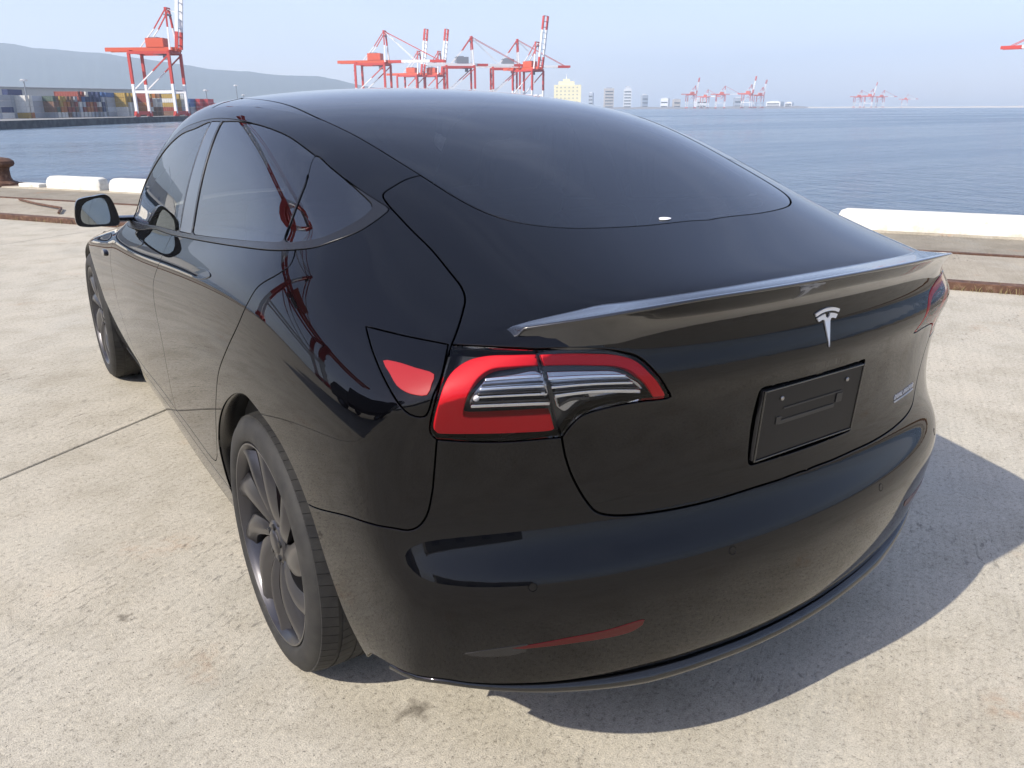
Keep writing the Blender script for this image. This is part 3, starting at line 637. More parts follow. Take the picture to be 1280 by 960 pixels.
# ---------------------------------------------------------------- wheels
def lathe_mesh(name,prof,n,m,parent,smooth=True):
    b=MB(); b.lathe(prof,n,axis='x'); o=b.build(name,m,parent,smooth=smooth); return o
def make_wheel():
    # local: outer face towards -x, centre at origin
    rimw=lathe_mesh('wheel',[(.252,.095),(.262,.10),(.262,.085),(.245,.07),(.235,.03),(.238,-.06),(.246,-.098),(.2545,-.108),(.2585,-.113),(.2625,-.1135),(.2645,-.110),(.264,-.104)],96,GUNMETAL,None)
    tyre=lathe_mesh('tyre',[(.255,.095),(.268,.112),(.290,.1185),(.312,.115),(.326,.104),(.3335,.088),(.3362,.06),(.3368,.0),(.3362,-.06),(.3335,-.088),(.327,-.103),(.315,-.1135),(.298,-.1185),(.282,-.1195),(.272,-.1165),(.266,-.111),(.2635,-.105)],120,RUBBER,rimw)
    # tread: circumferential grooves and blocks
    tr=MB()
    nb=76
    for i in range(nb):
        a0=2*math.pi*i/nb; a1=2*math.pi*(i+.95)/nb
        for x0,x1,sk in ((-.100,-.062,.012),(-.052,-.020,-.01),(-.012,.012,.008),(.020,.052,-.01),(.062,.100,.012)):
            V=[]
            for r_ in (.333,.3392):
                for a,x in ((a0,x0),(a1,x0),(a1,x1),(a0,x1)):
                    rr=r_-(max(0,abs(x)-.075)*.26)
                    aa=a+sk*(x-x0)/(x1-x0)*2; V.append((x,rr*math.cos(aa),rr*math.sin(aa)))
            tr.add(V,[(4,5,6,7),(0,1,5,4),(1,2,6,5),(2,3,7,6),(3,0,4,7)])
    tro=tr.build('tread',RUBBER,rimw)
    # spokes: five broad swept blades and five narrow ones
    def blade(a0,w0,w1,sweep,lift_,name):
        n=14; V=[];F=[]
        for i in range(n+1):
            t=i/n; r=.045+(.256-.045)*t
            ac=a0+sweep*(t**1.25); hw=(w0+(w1-w0)*t**.8)/max(r,.08)
            xf=-.090-.012*math.sin(math.pi*min(1,t*1.1))-.012*t+ .010*(1-t)
            for k,(da,dx) in enumerate(((-hw,lift_*.024*t),(-hw*.35,-.003),(0,-.0065),(hw*.45,-.003),(hw,.014*t),(hw*.95,.040),(-hw*.9,.045))):
                a=ac+da; V.append((xf+dx,r*math.cos(a),r*math.sin(a)))
        for i in range(n):
            for k in range(7): F.append((i*7+k,i*7+(k+1)%7,(i+1)*7+(k+1)%7,(i+1)*7+k))
        o=mesh(name,V,F,GUNMETAL,rimw,smooth=True); o.data.set_sharp_from_angle(angle=math.radians(42)); return o
    for i in range(5):
        a=2*math.pi*i/5+.35
        blade(a,.021,.056,-.50,1,'spoke')
        blade(a+.62,.016,.038,-.42,.6,'spoke')
    lathe_mesh('hub_cap',[(0,-.101),(.018,-.101),(.030,-.0985),(.034,-.094),(.052,-.093),(.060,-.086),(.062,-.04)],40,GUNMETAL,rimw)
    for i in range(5):
        a=2*math.pi*i/5; b=MB(); b.lathe([(0,-.098),(.008,-.098),(.009,-.092),(.009,-.08)],10,axis='x',c=(0,.043*math.cos(a),.043*math.sin(a))); b.build('lug_bolt',PLASTIC,rimw)
    lathe_mesh('brake_disc',[(.06,-.028),(.172,-.028),(.176,-.020),(.176,-.002),(.06,-.002)],64,STEEL,rimw)
    b=MB(); ns2=10; V=[];F=[]
    for i in range(ns2+1):
        t=.5+1.0*i/ns2
        for r,x in ((.118,-.05),(.190,-.05),(.196,-.03),(.19,.02),(.118,.02)): V.append((x,-r*math.cos(t),r*math.sin(t)))
    for i in range(ns2):
        for k in range(5): F.append((i*5+k,i*5+(k+1)%5,(i+1)*5+(k+1)%5,(i+1)*5+k))
    F+= [tuple(range(5)),tuple(range(ns2*5+4,ns2*5-1,-1))]
    mesh('brake_caliper',V,F,mat('caliper_red',(.35,.01,.012),.4,0,.3),rimw)
    lathe_mesh('wheel_backing',[(0,.045),(.235,.045)],32,VOID,rimw)
    return rimw
w0=make_wheel(); w0.parent=CAR; w0.location=(-.787,0,.3365); w0.rotation_euler=(math.radians(20),0,0)
for x,y,rx,rz in ((-.787,2.875,50,0),(.787,0,-10,math.pi),(.787,2.875,70,math.pi)):
    c2=copy_tree(w0,CAR); c2.location=(x,y,.3365); c2.rotation_euler=(math.radians(rx),0,rz)
# ---------------------------------------------------------------- cabin
def rbox(name,a,b_,m,parent,bev=.03,T=None):
    q=MB(); q.box(a,b_,T=T); return q.build(name,m,parent,bevel=bev,seg=4)
rbox('cabin_floor',(-.74,-.45,.26),(.74,2.3,.30),CLOTH,CAR,.0)
for s in (-1,1):
    V=[];F=[]
    for y in np.linspace(-.3,2.1,13):
        for z in (.30,.6,.86,.93): V.append((s*(abs(side3(y,z)[0])-.075),y,z))
    for i in range(12):
        for j in range(3): F.append((i*4+j,i*4+j+1,(i+1)*4+j+1,(i+1)*4+j))
    mesh('door_card',V,F,CLOTH,CAR,smooth=True)
def seat(x,y,w,nm,back=.60,lean=.42):
    rbox(nm,(x-w/2,y-.05,.42),(x+w/2,y+.48,.56),CLOTH2,CAR,.05)
    T=Matrix.Translation((x,y,.52))@Matrix.Rotation(lean,4,'X')
    o=rbox('seat_back',(-w/2,-.07,0),(w/2,.07,back),CLOTH2,CAR,.055,T); return T
for x in (-.37,.37):
    T=seat(x,1.02,.52,'front_seat',.62,.36)
    rbox('headrest',(-.14,-.05,.60),(.14,.05,.80),CLOTH2,CAR,.05,T)
rbox('rear_seat',(-.66,.05,.42),(.66,.62,.55),CLOTH2,CAR,.05)
T=Matrix.Translation((0,.12,.50))@Matrix.Rotation(.46,4,'X'); rbox('seat_back',(-.64,-.08,0),(.64,.08,.60),CLOTH2,CAR,.06,T)
for x in (-.36,0,.36): rbox('headrest',(x-.13,-.05,.58),(x+.13,.05,.70),CLOTH2,CAR,.04,T)
rbox('parcel_shelf',(-.60,-.50,1.00),(.60,-.10,1.02),CLOTH,CAR,.0)
rbox('dashboard',(-.72,1.95,.62),(.72,2.30,.90),CLOTH,CAR,.05)
rbox('touch_screen',(-.19,1.86,.80),(.19,1.88,1.02),GBLACK,CAR,.008)
b=MB(); Tm=Matrix.Translation((.37,1.68,.86))@Matrix.Rotation(math.radians(-65),4,'X')
ring=[];n1,n2=36,8
for i in range(n1):
    for j in range(n2):
        a=2*math.pi*i/n1; t=2*math.pi*j/n2; ring.append(tuple(Tm@Vector(((.175+.016*math.cos(t))*math.cos(a),(.175+.016*math.cos(t))*math.sin(a),.016*math.sin(t)))))
b.add(ring,[(i*n2+j,((i+1)%n1)*n2+j,((i+1)%n1)*n2+(j+1)%n2,i*n2+(j+1)%n2) for i in range(n1) for j in range(n2)])
b.box((-.17,-.02,-.01),(.17,.02,.01),T=Tm); b.box((-.06,-.05,-.03),(.06,.05,.012),T=Tm); b.build('steering_wheel',CLOTH2,CAR,smooth=True)
# high brake lamp and sticker behind the rear glass
hb=patch('high_brake_lamp',S_(TP([(-.02,-.535),(.12,-.527),(.24,-.50),(.30,-.475),(.30,-.462),(.24,-.485),(.12,-.512),(-.02,-.52)]),.02,closed=True),mat('frosted_strip',(.30,.34,.40),.35),CAR,off=-.010,depth=.003)
stk=patch('sticker',S_(TP([(-.125,-.545),(-.105,-.55),(-.09,-.545),(-.10,-.538),(-.12,-.537)]),.01,closed=True),mat('white_sticker',(.85,.85,.85),.5),CAR,off=.0012,depth=.001)
# ---------------------------------------------------------------- the quay (n = towards the sea, e = along the edge)
QN=Vector((.846,.533,0)); QE=Vector((-.533,.846,0)); QA=math.atan2(QN.y,QN.x)
def Q(n,e,z=0): return QN*n+QE*e+Vector((0,0,z))
WATER_Z=-4.4
def concrete_fn(base,warm,speck=1.0,stain=1.0):
    def fn(t,b):
        g=NT(t); p=g.pos()
        q=g.mapping(p,rot=(0,0,-QA))            # x along n, y along e
        big=g.noise(p,.55,5,.6); mid=g.noise(p,3.1,6,.65,.3); agg=g.noise(p,62,5,.72); fine=g.noise(p,260,2,.6)
        col=g.mix(g.ramp(big,[(.32,(0,0,0)),(.70,(1,1,1))]),(*base,1),(*warm,1))
        m2=g.ramp(mid,[(.28,(.80,.79,.76)),(.55,(1,1,1)),(.8,(1.08,1.07,1.04))]); col=g.mix(1.0,col,m2,'MULTIPLY')
        a2=g.ramp(agg,[(.30,(.48,.47,.45)),(.45,(.95,.95,.95)),(.60,(1.05,1.05,1.04)),(.72,(1.40,1.38,1.33))]); col=g.mix(.75*speck,col,a2,'MULTIPLY')
        f2=g.ramp(fine,[(.30,(.66,.66,.66)),(.5,(1,1,1)),(.72,(1.18,1.18,1.18))]); col=g.mix(.7*speck,col,f2,'MULTIPLY')
        # dark pits left by wear, clustered
        pits=g.noise(g.mapping(q,scale=(.45,1.35,1)),34,4,.68,.2); cl=g.ramp(g.noise(p,1.15,3,.6),[(.47,(0,0,0)),(.66,(1,1,1))])
        pm=g.math('MULTIPLY',g.ramp(pits,[(.56,(0,0,0)),(.68,(1,1,1))]),cl); col=g.mix(g.math('MULTIPLY',pm,.62*stain),col,(.10,.092,.078,1))
        pit2=g.ramp(g.noise(p,140,2,.5),[(.66,(0,0,0)),(.72,(1,1,1))]); col=g.mix(g.math('MULTIPLY',pit2,.55*speck),col,(.09,.085,.075,1))
        # brushed streaks running towards the sea
        br=g.noise(g.mapping(q,scale=(.6,26,1)),2.4,4,.6); col=g.mix(.40,col,g.ramp(br,[(.30,(.80,.80,.80)),(.52,(1,1,1)),(.75,(1.10,1.10,1.10))]),'MULTIPLY')
        # rust blooms
        ru=g.math('MULTIPLY',g.ramp(g.noise(p,2.2,3,.5),[(.63,(0,0,0)),(.74,(1,1,1))]),g.ramp(g.noise(p,30,3,.6),[(.4,(0,0,0)),(.7,(1,1,1))])); col=g.mix(g.math('MULTIPLY',ru,.45*stain),col,(.38,.20,.10,1))
        # grey-blue water marks
        wm=g.ramp(g.noise(p,.9,4,.55,.6),[(.56,(0,0,0)),(.70,(1,1,1))]); col=g.mix(g.math('MULTIPLY',wm,.16),col,(.34,.36,.345,1))
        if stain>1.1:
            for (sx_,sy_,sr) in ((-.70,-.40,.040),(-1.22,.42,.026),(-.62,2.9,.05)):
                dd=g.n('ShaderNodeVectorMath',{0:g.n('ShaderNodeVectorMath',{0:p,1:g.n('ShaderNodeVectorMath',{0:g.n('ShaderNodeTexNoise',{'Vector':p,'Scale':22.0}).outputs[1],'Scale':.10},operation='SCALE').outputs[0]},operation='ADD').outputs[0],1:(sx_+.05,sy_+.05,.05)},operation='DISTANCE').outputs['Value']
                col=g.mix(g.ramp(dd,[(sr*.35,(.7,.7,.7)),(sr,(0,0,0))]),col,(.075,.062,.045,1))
        t.links.new(col,b.inputs['Base Color'])
        h1=g.math('ADD',g.math('MULTIPLY',agg,.6),g.math('MULTIPLY',fine,.5)); h1=g.math('SUBTRACT',h1,g.math('MULTIPLY',pm,.8)); h1=g.math('SUBTRACT',h1,g.math('MULTIPLY',pit2,.6)); h1=g.math('ADD',h1,g.math('MULTIPLY',br,.5))
        t.links.new(g.bump(h1,.55,.006),b.inputs['Normal'])
    return fn
CONC=mat('worn_concrete',(.4,.38,.33),.88,spec=.25,fn=concrete_fn((.455,.425,.355),(.505,.462,.378),1.25,1.15))
CONC2=mat('edge_concrete',(.4,.36,.28),.9,spec=.25,fn=concrete_fn((.43,.385,.305),(.34,.305,.245),.8,1.4))
CONC3=mat('brown_concrete',(.3,.27,.2),.9,spec=.2,fn=concrete_fn((.30,.27,.215),(.24,.215,.175),.8,1.3))
JOINT=mat('joint_filler',(.045,.040,.035),.95)
def rust_fn(t,b):
    g=NT(t); p=g.pos(); n=g.noise(p,14,6,.7); t.links.new(g.ramp(n,[(.3,(.045,.024,.017)),(.55,(.115,.058,.036)),(.75,(.24,.16,.11))]),b.inputs['Base Color']); t.links.new(g.bump(n,.6,.01),b.inputs['Normal'])
RUST=mat('rusty_steel',(.15,.06,.03),.85,fn=rust_fn)
def wblock_fn(t,b):
    g=NT(t); p=g.pos(); n=g.noise(p,5,6,.65); c=g.ramp(n,[(.30,(.46,.43,.35)),(.48,(.66,.64,.57)),(.8,(.71,.69,.63))])
    ch=g.ramp(g.noise(p,22,4,.7),[(.70,(0,0,0)),(.76,(1,1,1))]); c=g.mix(g.math('MULTIPLY',ch,.6),c,(.45,.36,.22,1)); t.links.new(c,b.inputs['Base Color']); t.links.new(g.bump(g.noise(p,60,4),.25,.004),b.inputs['Normal'])
WBLOCK=mat('white_block_paint',(.8,.79,.74),.7,fn=wblock_fn)
def qbox(name,n0,n1,e0,e1,z0,z1,m,parent=None,bevel=0,kind=None):
    b=MB(); V=[Q(n,e,z) for z in (z0,z1) for n,e in ((n0,e0),(n1,e0),(n1,e1),(n0,e1))]
    b.add(V,[(0,3,2,1),(4,5,6,7),(0,1,5,4),(1,2,6,5),(2,3,7,6),(3,0,4,7)]); o=b.build(name,m,parent,bevel=bevel)
    if kind: o['kind']=kind
    return o
E0,E1=-62,118
bed=qbox('quay',-160,8.55,E0*3,E1*3,-6.5,-.03,mat('quay_mass',(.36,.33,.27),.95,fn=concrete_fn((.40,.37,.31),(.36,.33,.27),.5,1)),kind='structure')
pave=qbox('pavement',-40,5.0,E0,E1,-.028,-.012,JOINT,kind='structure')
# concrete slabs, 5.6 m along the edge
sn,se=10.04,5.6; off_e=2.21-5.6*20; gapj=.011
sm=MB(); sm.V=[tuple(Q(n,e,z)) for z in (-.012,0) for n,e in ((gapj/2,gapj/2),(sn-gapj/2,gapj/2),(sn-gapj/2,se-gapj/2),(gapj/2,se-gapj/2))]
sm.F=[(0,3,2,1),(4,5,6,7),(0,1,5,4),(1,2,6,5),(2,3,7,6),(3,0,4,7)]; sm.M=[0]*6
first=None
for i in range(-2,1):
    for j in range(10,33):
        e0=off_e+se*j; n0=5.02+sn*(i-1)
        if first is None: first=sm.build('slab',CONC,pave,bevel=.004,seg=1); o=first
        else: o=first.copy(); COL.objects.link(o)
        o.location=Q(n0,e0)
# strip of older slabs beyond, plain sheet to the warehouses
qbox('yard_ground',-150,-25.1,E0*2,E1*2,-.02,-.004,CONC,kind='structure')
# edge furniture: rusty angle, strips, rails, coping
qbox('edge_strip',5.16,6.52,E0,E1,-.02,.052,CONC2,kind='structure',bevel=.006)
qbox('edge_strip',6.66,7.78,E0,E1,-.02,.046,CONC3,kind='structure',bevel=.006)
qbox('edge_strip',7.78,8.60,E0,E1,-.02,.062,CONC2,kind='structure',bevel=.02)
tag(qbox('steel_edge_angle',5.03,5.155,E0,E1,-.02,.060,RUST,bevel=.006),'rusty steel angle edging along the concrete apron','edging')
for n_,lab in ((6.59,'rusty crane rail set in the strip nearest the white quay blocks'),):
    b=MB(); pr=[(-.035,-.01),(-.06,-.01),(-.06,.0),(-.012,.012),(-.012,.034),(-.034,.040),(-.034,.060),(.034,.060),(.034,.040),(.012,.034),(.012,.012),(.06,0),(.06,-.01)]
    V=[Q(n_+x,e,z) for e in (E0,E1) for x,z in pr]; k=len(pr)
    b.add(V,[(i,(i+1)%k,k+(i+1)%k,k+i) for i in range(k)]+[tuple(reversed(range(k))),tuple(range(k,2*k))]); tag(b.build('crane_rail',RUST),lab,'rail')
# white wheel-stop blocks
def stop_block(e0,e1,label,h=.21,w=.27):
    b=MB(); n0=7.86
    pr=[(0,0),(.0,h*.62),(.035,h*.93),(.06,h),(w-.06,h),(w-.03,h*.93),(w,h*.6),(w,0)]
    L=e1-e0; secs=[(0,.80,.55),(.035,.94,.88),(.10,1,1),(L-.10,1,1),(L-.035,.94,.88),(L,.80,.55)]; V=[]
    for d,sx,sz_ in secs:
        for x,z in pr: V.append(Q(n0+w/2+(x-w/2)*sx,e0+d,.062+z*sz_))
    k=len(pr); F=[(i*k+j,i*k+(j+1)%k,(i+1)*k+(j+1)%k,(i+1)*k+j) for i in range(len(secs)-1) for j in range(k)]+[tuple(reversed(range(k))),tuple(range((len(secs)-1)*k,len(secs)*k))]
    b.add(V,F); o=b.build('quay_block',WBLOCK,smooth=True); tag(o,label,'block','white stop blocks along the quay edge'); return o
stop_block(-4.1,-.42,'long white concrete stop block beside the right rear of the car')
for i,(a,b_) in enumerate(((.05,2.6),(3.0,5.0),(5.4,7.4),(7.8,9.6),(9.95,11.22))): stop_block(a,b_,'white concrete stop block on the quay edge hidden behind the black car')
stop_block(11.45,12.78,'short white concrete stop block between the bollard and the car')
for a,b_ in ((15.2,17.4),(17.9,20.1),(20.6,22.8)): stop_block(a,b_,'white concrete stop block on the quay edge beyond the bollard')
b=MB(); b.add([Q(n,e,z) for z in (.062,.12) for n,e in ((7.9,13.0),(8.12,13.0),(8.12,13.55),(7.9,13.55))],[(4,5,6,7),(0,1,5,4),(1,2,6,5),(2,3,7,6),(3,0,4,7)]); tag(b.build('low_edge_block',WBLOCK,bevel=.015),'low white edge block lying beside the rusty bollard','block')
bo=empty('mooring_bollard',Q(8.0,14.15,.062)); tag(bo,'rust brown iron mooring bollard standing on the quay edge','bollard')
b=MB(); b.lathe([(0,0),(.30,0),(.30,.03),(.27,.05),(.20,.08),(.175,.14),(.17,.26),(.185,.32)],28); b.build('post',RUST,bo,smooth=True)
b=MB(); b.lathe([(.18,.31),(.25,.34),(.275,.38),(.265,.43),(.20,.475),(.10,.495),(0,.50)],28); b.build('cap',RUST,bo,smooth=True)
b=MB(); b.box((-.36,-.36,-.01),(.36,.36,.012)); b.build('base_plate',RUST,bo,bevel=.004)
# rusty bar lying at the strip on the left, and dry grass in the joint
b=MB(); pts=[Q(5.35,9.2,.075),Q(5.7,9.6,.085),Q(5.95,10.4,.08),Q(6.3,11.3,.075)]
for p,q in zip(pts[:-1],pts[1:]): b.bar(p,q,.035,n=6)
tag(b.build('rusty_bar',RUST),'bent rusty iron bar lying on the edge strip near the bollard','bar')
V=[];F=[]
for i in range(900):
    e=rng.uniform(-6,1.2) if i<650 else rng.uniform(6,18); n_=5.0+rng.normal(0,.018); hgt=rng.uniform(.015,.06)*(1 if rng.random()<.8 else 1.8); a=rng.uniform(0,6.28); w=.0022
    p=Q(n_,e,0); d=Vector((math.cos(a),math.sin(a),0)); tip=p+d*hgt*rng.uniform(.2,1.0)+Vector((0,0,hgt)); s=Vector((-d.y,d.x,0))*w; k=len(V)
    mid=(p+tip)/2+Vector((0,0,hgt*.15)); V+=[p-s,p+s,mid+s*.8,mid-s*.8,tip]; F+=[(k,k+1,k+2,k+3),(k+3,k+2,k+4)]
tag(mesh('dry_grass',V,F,mat('dry_grass',(.26,.22,.10),.8)),'thin dry grass growing along the rusty steel edging','grass',kind='stuff')
# ---------------------------------------------------------------- sea
def sea_fn(t,b):
    g=NT(t); p=g.pos(); cdn=g.n('ShaderNodeCameraData').outputs['View Distance'] if False else None
    q=g.mapping(p,rot=(0,0,-.75),scale=(1,.42,1))
    n1=g.noise(q,.55,5,.62,.5); n2=g.noise(q,2.6,4,.6,.3); n3=g.noise(g.mapping(p,rot=(0,0,-.6),scale=(.3,1,1)),.055,5,.6,.4)
    h=g.math('ADD',g.math('MULTIPLY',n1,1.0),g.math('MULTIPLY',n2,.22)); h=g.math('ADD',h,g.math('MULTIPLY',n3,3.2))
    t.links.new(g.bump(h,.75,.55),b.inputs['Normal'])
    calm=g.noise(g.mapping(p,rot=(0,0,-.55),scale=(.16,1,1)),.013,4,.6,.5); t.links.new(g.ramp(calm,[(.35,(.10,.10,.10)),(.65,(.28,.28,.28))]),b.inputs['Roughness'])
    t.links.new(g.ramp(calm,[(.35,(.050,.088,.130)),(.65,(.072,.112,.152))]),b.inputs['Base Color'])
SEA=mat('sea_water',(.05,.09,.13),.18,spec=.5,ior=1.33,fn=sea_fn)
tag(mesh('sea',[(-9000,-9000,WATER_Z),(9000,-9000,WATER_Z),(9000,9000,WATER_Z),(-9000,9000,WATER_Z)],[(0,1,2,3)],SEA),kind='structure')
# ---------------------------------------------------------------- far things are placed along a pixel column at a chosen distance
def col_xy(u,dist):
    d=pray(u,135.0); k=dist/math.hypot(d[0],d[1]); return Vector((_c[0]+d[0]*k,_c[1]+d[1]*k,0))
def z_at(u,v,dist):
    d=pray(u,v); return _c[2]+d[2]/math.hypot(d[0],d[1])*dist
CAMZ=_c[2]
# hills
def hills(name,pts,dist,label,depth=1400):
    V=[];F=[];r=np.random.default_rng(3)
    us=np.linspace(pts[0][0],pts[-1][0],260); vs_=np.interp(us,[p[0] for p in pts],[p[1] for p in pts])
    wob=np.zeros(len(us))
    for k in range(1,7):
        wob+=np.interp(us,np.linspace(us[0],us[-1],8*2**k),r.normal(0,1,8*2**k))*2.0/(1.75**k)
    rows=7
    for i,(u,v) in enumerate(zip(us,vs_)):
        for j in range(rows):
            s=j/(rows-1); dd=dist-depth*(1-s)**.9
            p=col_xy(u,dd); H=z_at(u,v+wob[i]*.8,dist); nz=r.normal(0,1)*H*.012*(s*(1-s)*4)
            V.append((p.x,p.y,WATER_Z+(H-WATER_Z)*(s**.85)+nz if j else WATER_Z))
        p=col_xy(u,dist+900); V.append((p.x,p.y,WATER_Z))
    m_=rows+1
    for i in range(len(us)-1):
        for j in range(m_-1): F.append((i*m_+j,(i+1)*m_+j,(i+1)*m_+j+1,i*m_+j+1))
    o=mesh(name,V,F,mat('wooded_hill',(.045,.07,.04),.95,fn=lambda t,b:(lambda g:t.links.new(g.ramp(g.noise(g.pos(),.006,6,.6),[(.3,(.016,.028,.030)),(.7,(.034,.048,.044))]),b.inputs['Base Color']))(NT(t))),smooth=True); o['kind']='structure'; return o
hills('hills',[(-420,60),(-200,45),(-60,50),(0,54.5),(20,55.5),(42,59),(62,62),(82,62.5),(100,64.5),(135,67),(185,73),(235,79),(262,82.5),(300,87.5),(330,92),(400,96),(440,105),(490,112),(560,122),(640,129),(720,133)],6200,'')
# ---------------------------------------------------------------- gantry cranes
CR_RED=mat('crane_red',(.50,.045,.032),.5); CR_OR=mat('crane_orange',(.58,.085,.03),.5); CR_WH=mat('crane_white',(.74,.74,.74),.5); CR_GR=mat('crane_grey',(.20,.22,.25),.6); GLZ=mat('crane_cab_glass',(.03,.04,.05),.1)
CM=[CR_RED,CR_WH,CR_OR,CR_GR]
def gantry(boom_up,label,group,gm=2,hm_=2,g=24,sp=16,gh=36,apex=60,boom=44,back=16):
    """local +x = water side; origin on the quay under the water-side legs"""
    root=empty('gantry_crane'); tag(root,label,'crane',group)
    def bld(b,n,par=root): return b.build(n,CM,par)
    def leg(x,y):
        b=MB(); b.bar((x,y,2),(x,y,gh*.52),1.5,mi=1); b.bar((x,y,gh*.52),(x,y,gh),1.5,mi=0); b.bar((x,y,.4),(x,y,2.2),2.6,mi=0); return bld(b,'leg')
    for x in (0,-g):
        for y in (-sp/2,sp/2): leg(x,y)
    for y in (-sp/2,sp/2):
        b=MB(); b.bar((0,y,gh*.40),(-g,y,gh*.40),1.1,1.5,mi=1); bld(b,'portal_beam')
        b=MB(); b.bar((-g,y,gh*.42),(-g*.45,y,gh*.72),.7,mi=1); b.bar((-g*.45,y,gh*.72),(0,y,gh*.97),.7,mi=0); bld(b,'brace')
        b=MB(); b.bar((0,y,gh),(-g,y,gh),1.2,1.6,mi=0); bld(b,'top_beam')
    for x in (0,-g):
        b=MB(); b.bar((x,-sp/2-2,2.4),(x,sp/2+2,2.4),1.4,2.0,mi=0); bld(b,'sill_beam')
        b=MB(); b.bar((x,-sp/2,gh+.6),(x,sp/2,gh+.6),1.3,1.8,mi=0); bld(b,'cross_beam')
        for y in (-sp/2,sp/2):
            b=MB(); 
            for k in (-2.4,-.8,.8,2.4): b.lathe([(0,-.3),(.45,-.3),(.45,.3),(0,.3)],10,axis='x',c=(x,y+k,.45),mi=3)
            bld(b,'bogie')
    for y in (-3.2,3.2):
        b=MB(); b.bar((3,y,gh+2),(-g-back,y,gh+2),1.1,2.2,mi=gm); bld(b,'girder')
    b=MB()
    for x in np.linspace(-g-back,2,9): b.bar((x,-3.2,gh+2),(x,3.2,gh+2),.5,mi=gm)
    bld(b,'girder_tie')
    # machinery house, cab, trolley
    b=MB(); b.box((-g*.62,-4,gh+3.2),(-g*.18,4,gh+8.2),hm_); b.box((-g*.58,-3,gh+8.2),(-g*.35,3,gh+8.8),3); bld(b,'machinery_house')
    b=MB(); b.box((-g*.5,-2.8,gh-.6),(-g*.3,2.8,gh+.6),3); bld(b,'trolley')
    b=MB(); b.box((-g*.28,-1.2,gh-3.6),(-g*.18,1.2,gh-.9),3); cb=bld(b,'operator_cab'); b=MB(); b.box((-g*.179,-1.0,gh-3.3),(-g*.176,1.0,gh-1.6)); b.build('cab_window',GLZ,cb)
    # apex frame
    ax=-1.0
    for y in (-1,1):
        b=MB(); m=(gh+apex)/2
        b.bar((0,y*sp/2*.72,gh+1),(ax*.6,y*3.4,gh+(apex-gh)*.58),.95,mi=1); b.bar((ax*.6,y*3.4,gh+(apex-gh)*.58),(ax,y*2.2,apex),.95,mi=0); bld(b,'apex_mast')
        b=MB(); b.bar((-g*.8,y*3.2,gh+2.5),(-g*.38,y*2.8,gh+(apex-gh)*.55),.6,mi=1); b.bar((-g*.38,y*2.8,gh+(apex-gh)*.55),(ax,y*2.2,apex),.6,mi=0); bld(b,'back_stay')
    b=MB(); b.bar((ax,-2.8,apex),(ax,2.8,apex),1.4,1.4,mi=0); b.box((ax-1.6,-2.4,apex-3.6),(ax+1.2,2.4,apex-2.8),3); bld(b,'apex_beam')
    ang=math.radians(82) if boom_up else 0
    def bp(d,y,dz=0): return (3+d*math.cos(ang)-dz*math.sin(ang),y,gh+2+d*math.sin(ang)+dz*math.cos(ang))
    for y in (-3.0,3.0):
        b=MB(); b.bar(bp(0,y),bp(boom*.22,y),1.0,1.9,mi=0); b.bar(bp(boom*.22,y),bp(boom*.74,y),1.0,1.9,mi=1); b.bar(bp(boom*.74,y),bp(boom,y),1.0,1.9,mi=0); bld(b,'boom')
    b=MB()
    for k in np.linspace(.05,1,10): b.bar(bp(boom*k,-3),bp(boom*k,3),.5,mi=1 if .22<k<.74 else 0)
    bld(b,'boom_tie')
    for y in (-2.2,2.2):
        b=MB()
        if boom_up: b.bar((ax,y,apex),bp(boom*.45,y,1),.25,mi=1)
        else:
            b.bar((ax,y,apex),bp(boom*.45,y,1),.35,mi=1); b.bar((ax,y,apex),bp(boom*.88,y,1),.35,mi=0)
        bld(b,'fore_stay')
    b=MB()
    for k in range(9):
        z0=3+k*(gh-4)/9; z1=3+(k+1)*(gh-4)/9; y0,y1=(-sp/2,-sp/2+3) if k%2==0 else (-sp/2+3,-sp/2); b.bar((-g-1,y0,z0),(-g-1,y1,z1),.6,.2,mi=3)
    bld(b,'stairway'); return root
def put(o,u,dist,z,rz_img,scale=1.0):
    """rz_img: heading of local +x relative to the view direction's right"""
    p=col_xy(u,dist); o.location=(p.x,p.y,z); d=pray(u,135); o.rotation_euler=(0,0,math.atan2(d[1],d[0])-math.pi/2+rz_img); o.scale=(scale,)*3
R_=math.radians
TERM_Z=-2.4
up=gantry(True,'tall red and white gantry crane with raised boom beside the container stacks','gantry cranes across the harbour')
def gscale(u,vg,dist,gh=37.5,base=TERM_Z): return (z_at(u,vg,dist)-base)/gh
put(up,227,470,TERM_Z,R_(-24),gscale(215,63,470))
dn=gantry(False,'red gantry crane with lowered boom and orange machinery house behind the car roof','gantry cranes across the harbour')
put(dn,487,830,TERM_Z,R_(-18),gscale(470,78,830))
def cp(src,u,vg,dist,rz,label,dist_s=None,scale=None):
    c=copy_tree(src); c['label']=label; put(c,u,dist,TERM_Z,rz,scale or gscale(u,vg,dist)); return c
cp(up,527,93,1050,R_(-30),'raised-boom crane with orange house, one of two standing side by side')
cp(up,552,93,1050,R_(-30),'raised-boom crane with orange house, one of two standing side by side')
dw=gantry(False,'x','gantry cranes across the harbour',1,3); bpy.context.view_layer.update()
cp(dw,592,82,900,R_(12),'pale gantry crane with lowered boom behind the raised-boom pair')
cp(dw,648,84,960,R_(10),'pale gantry crane with long white boom reaching past the tallest mast')
cp(up,672,86,900,R_(-40),'tallest raised boom crane over the rear of the car roof')
o=cp(dn,1225,62,520,R_(180-14),'red boom tip of a crane jutting over the open water'); 
for ob in [dw]+list(dw.children_recursive): bpy.data.objects.remove(ob)
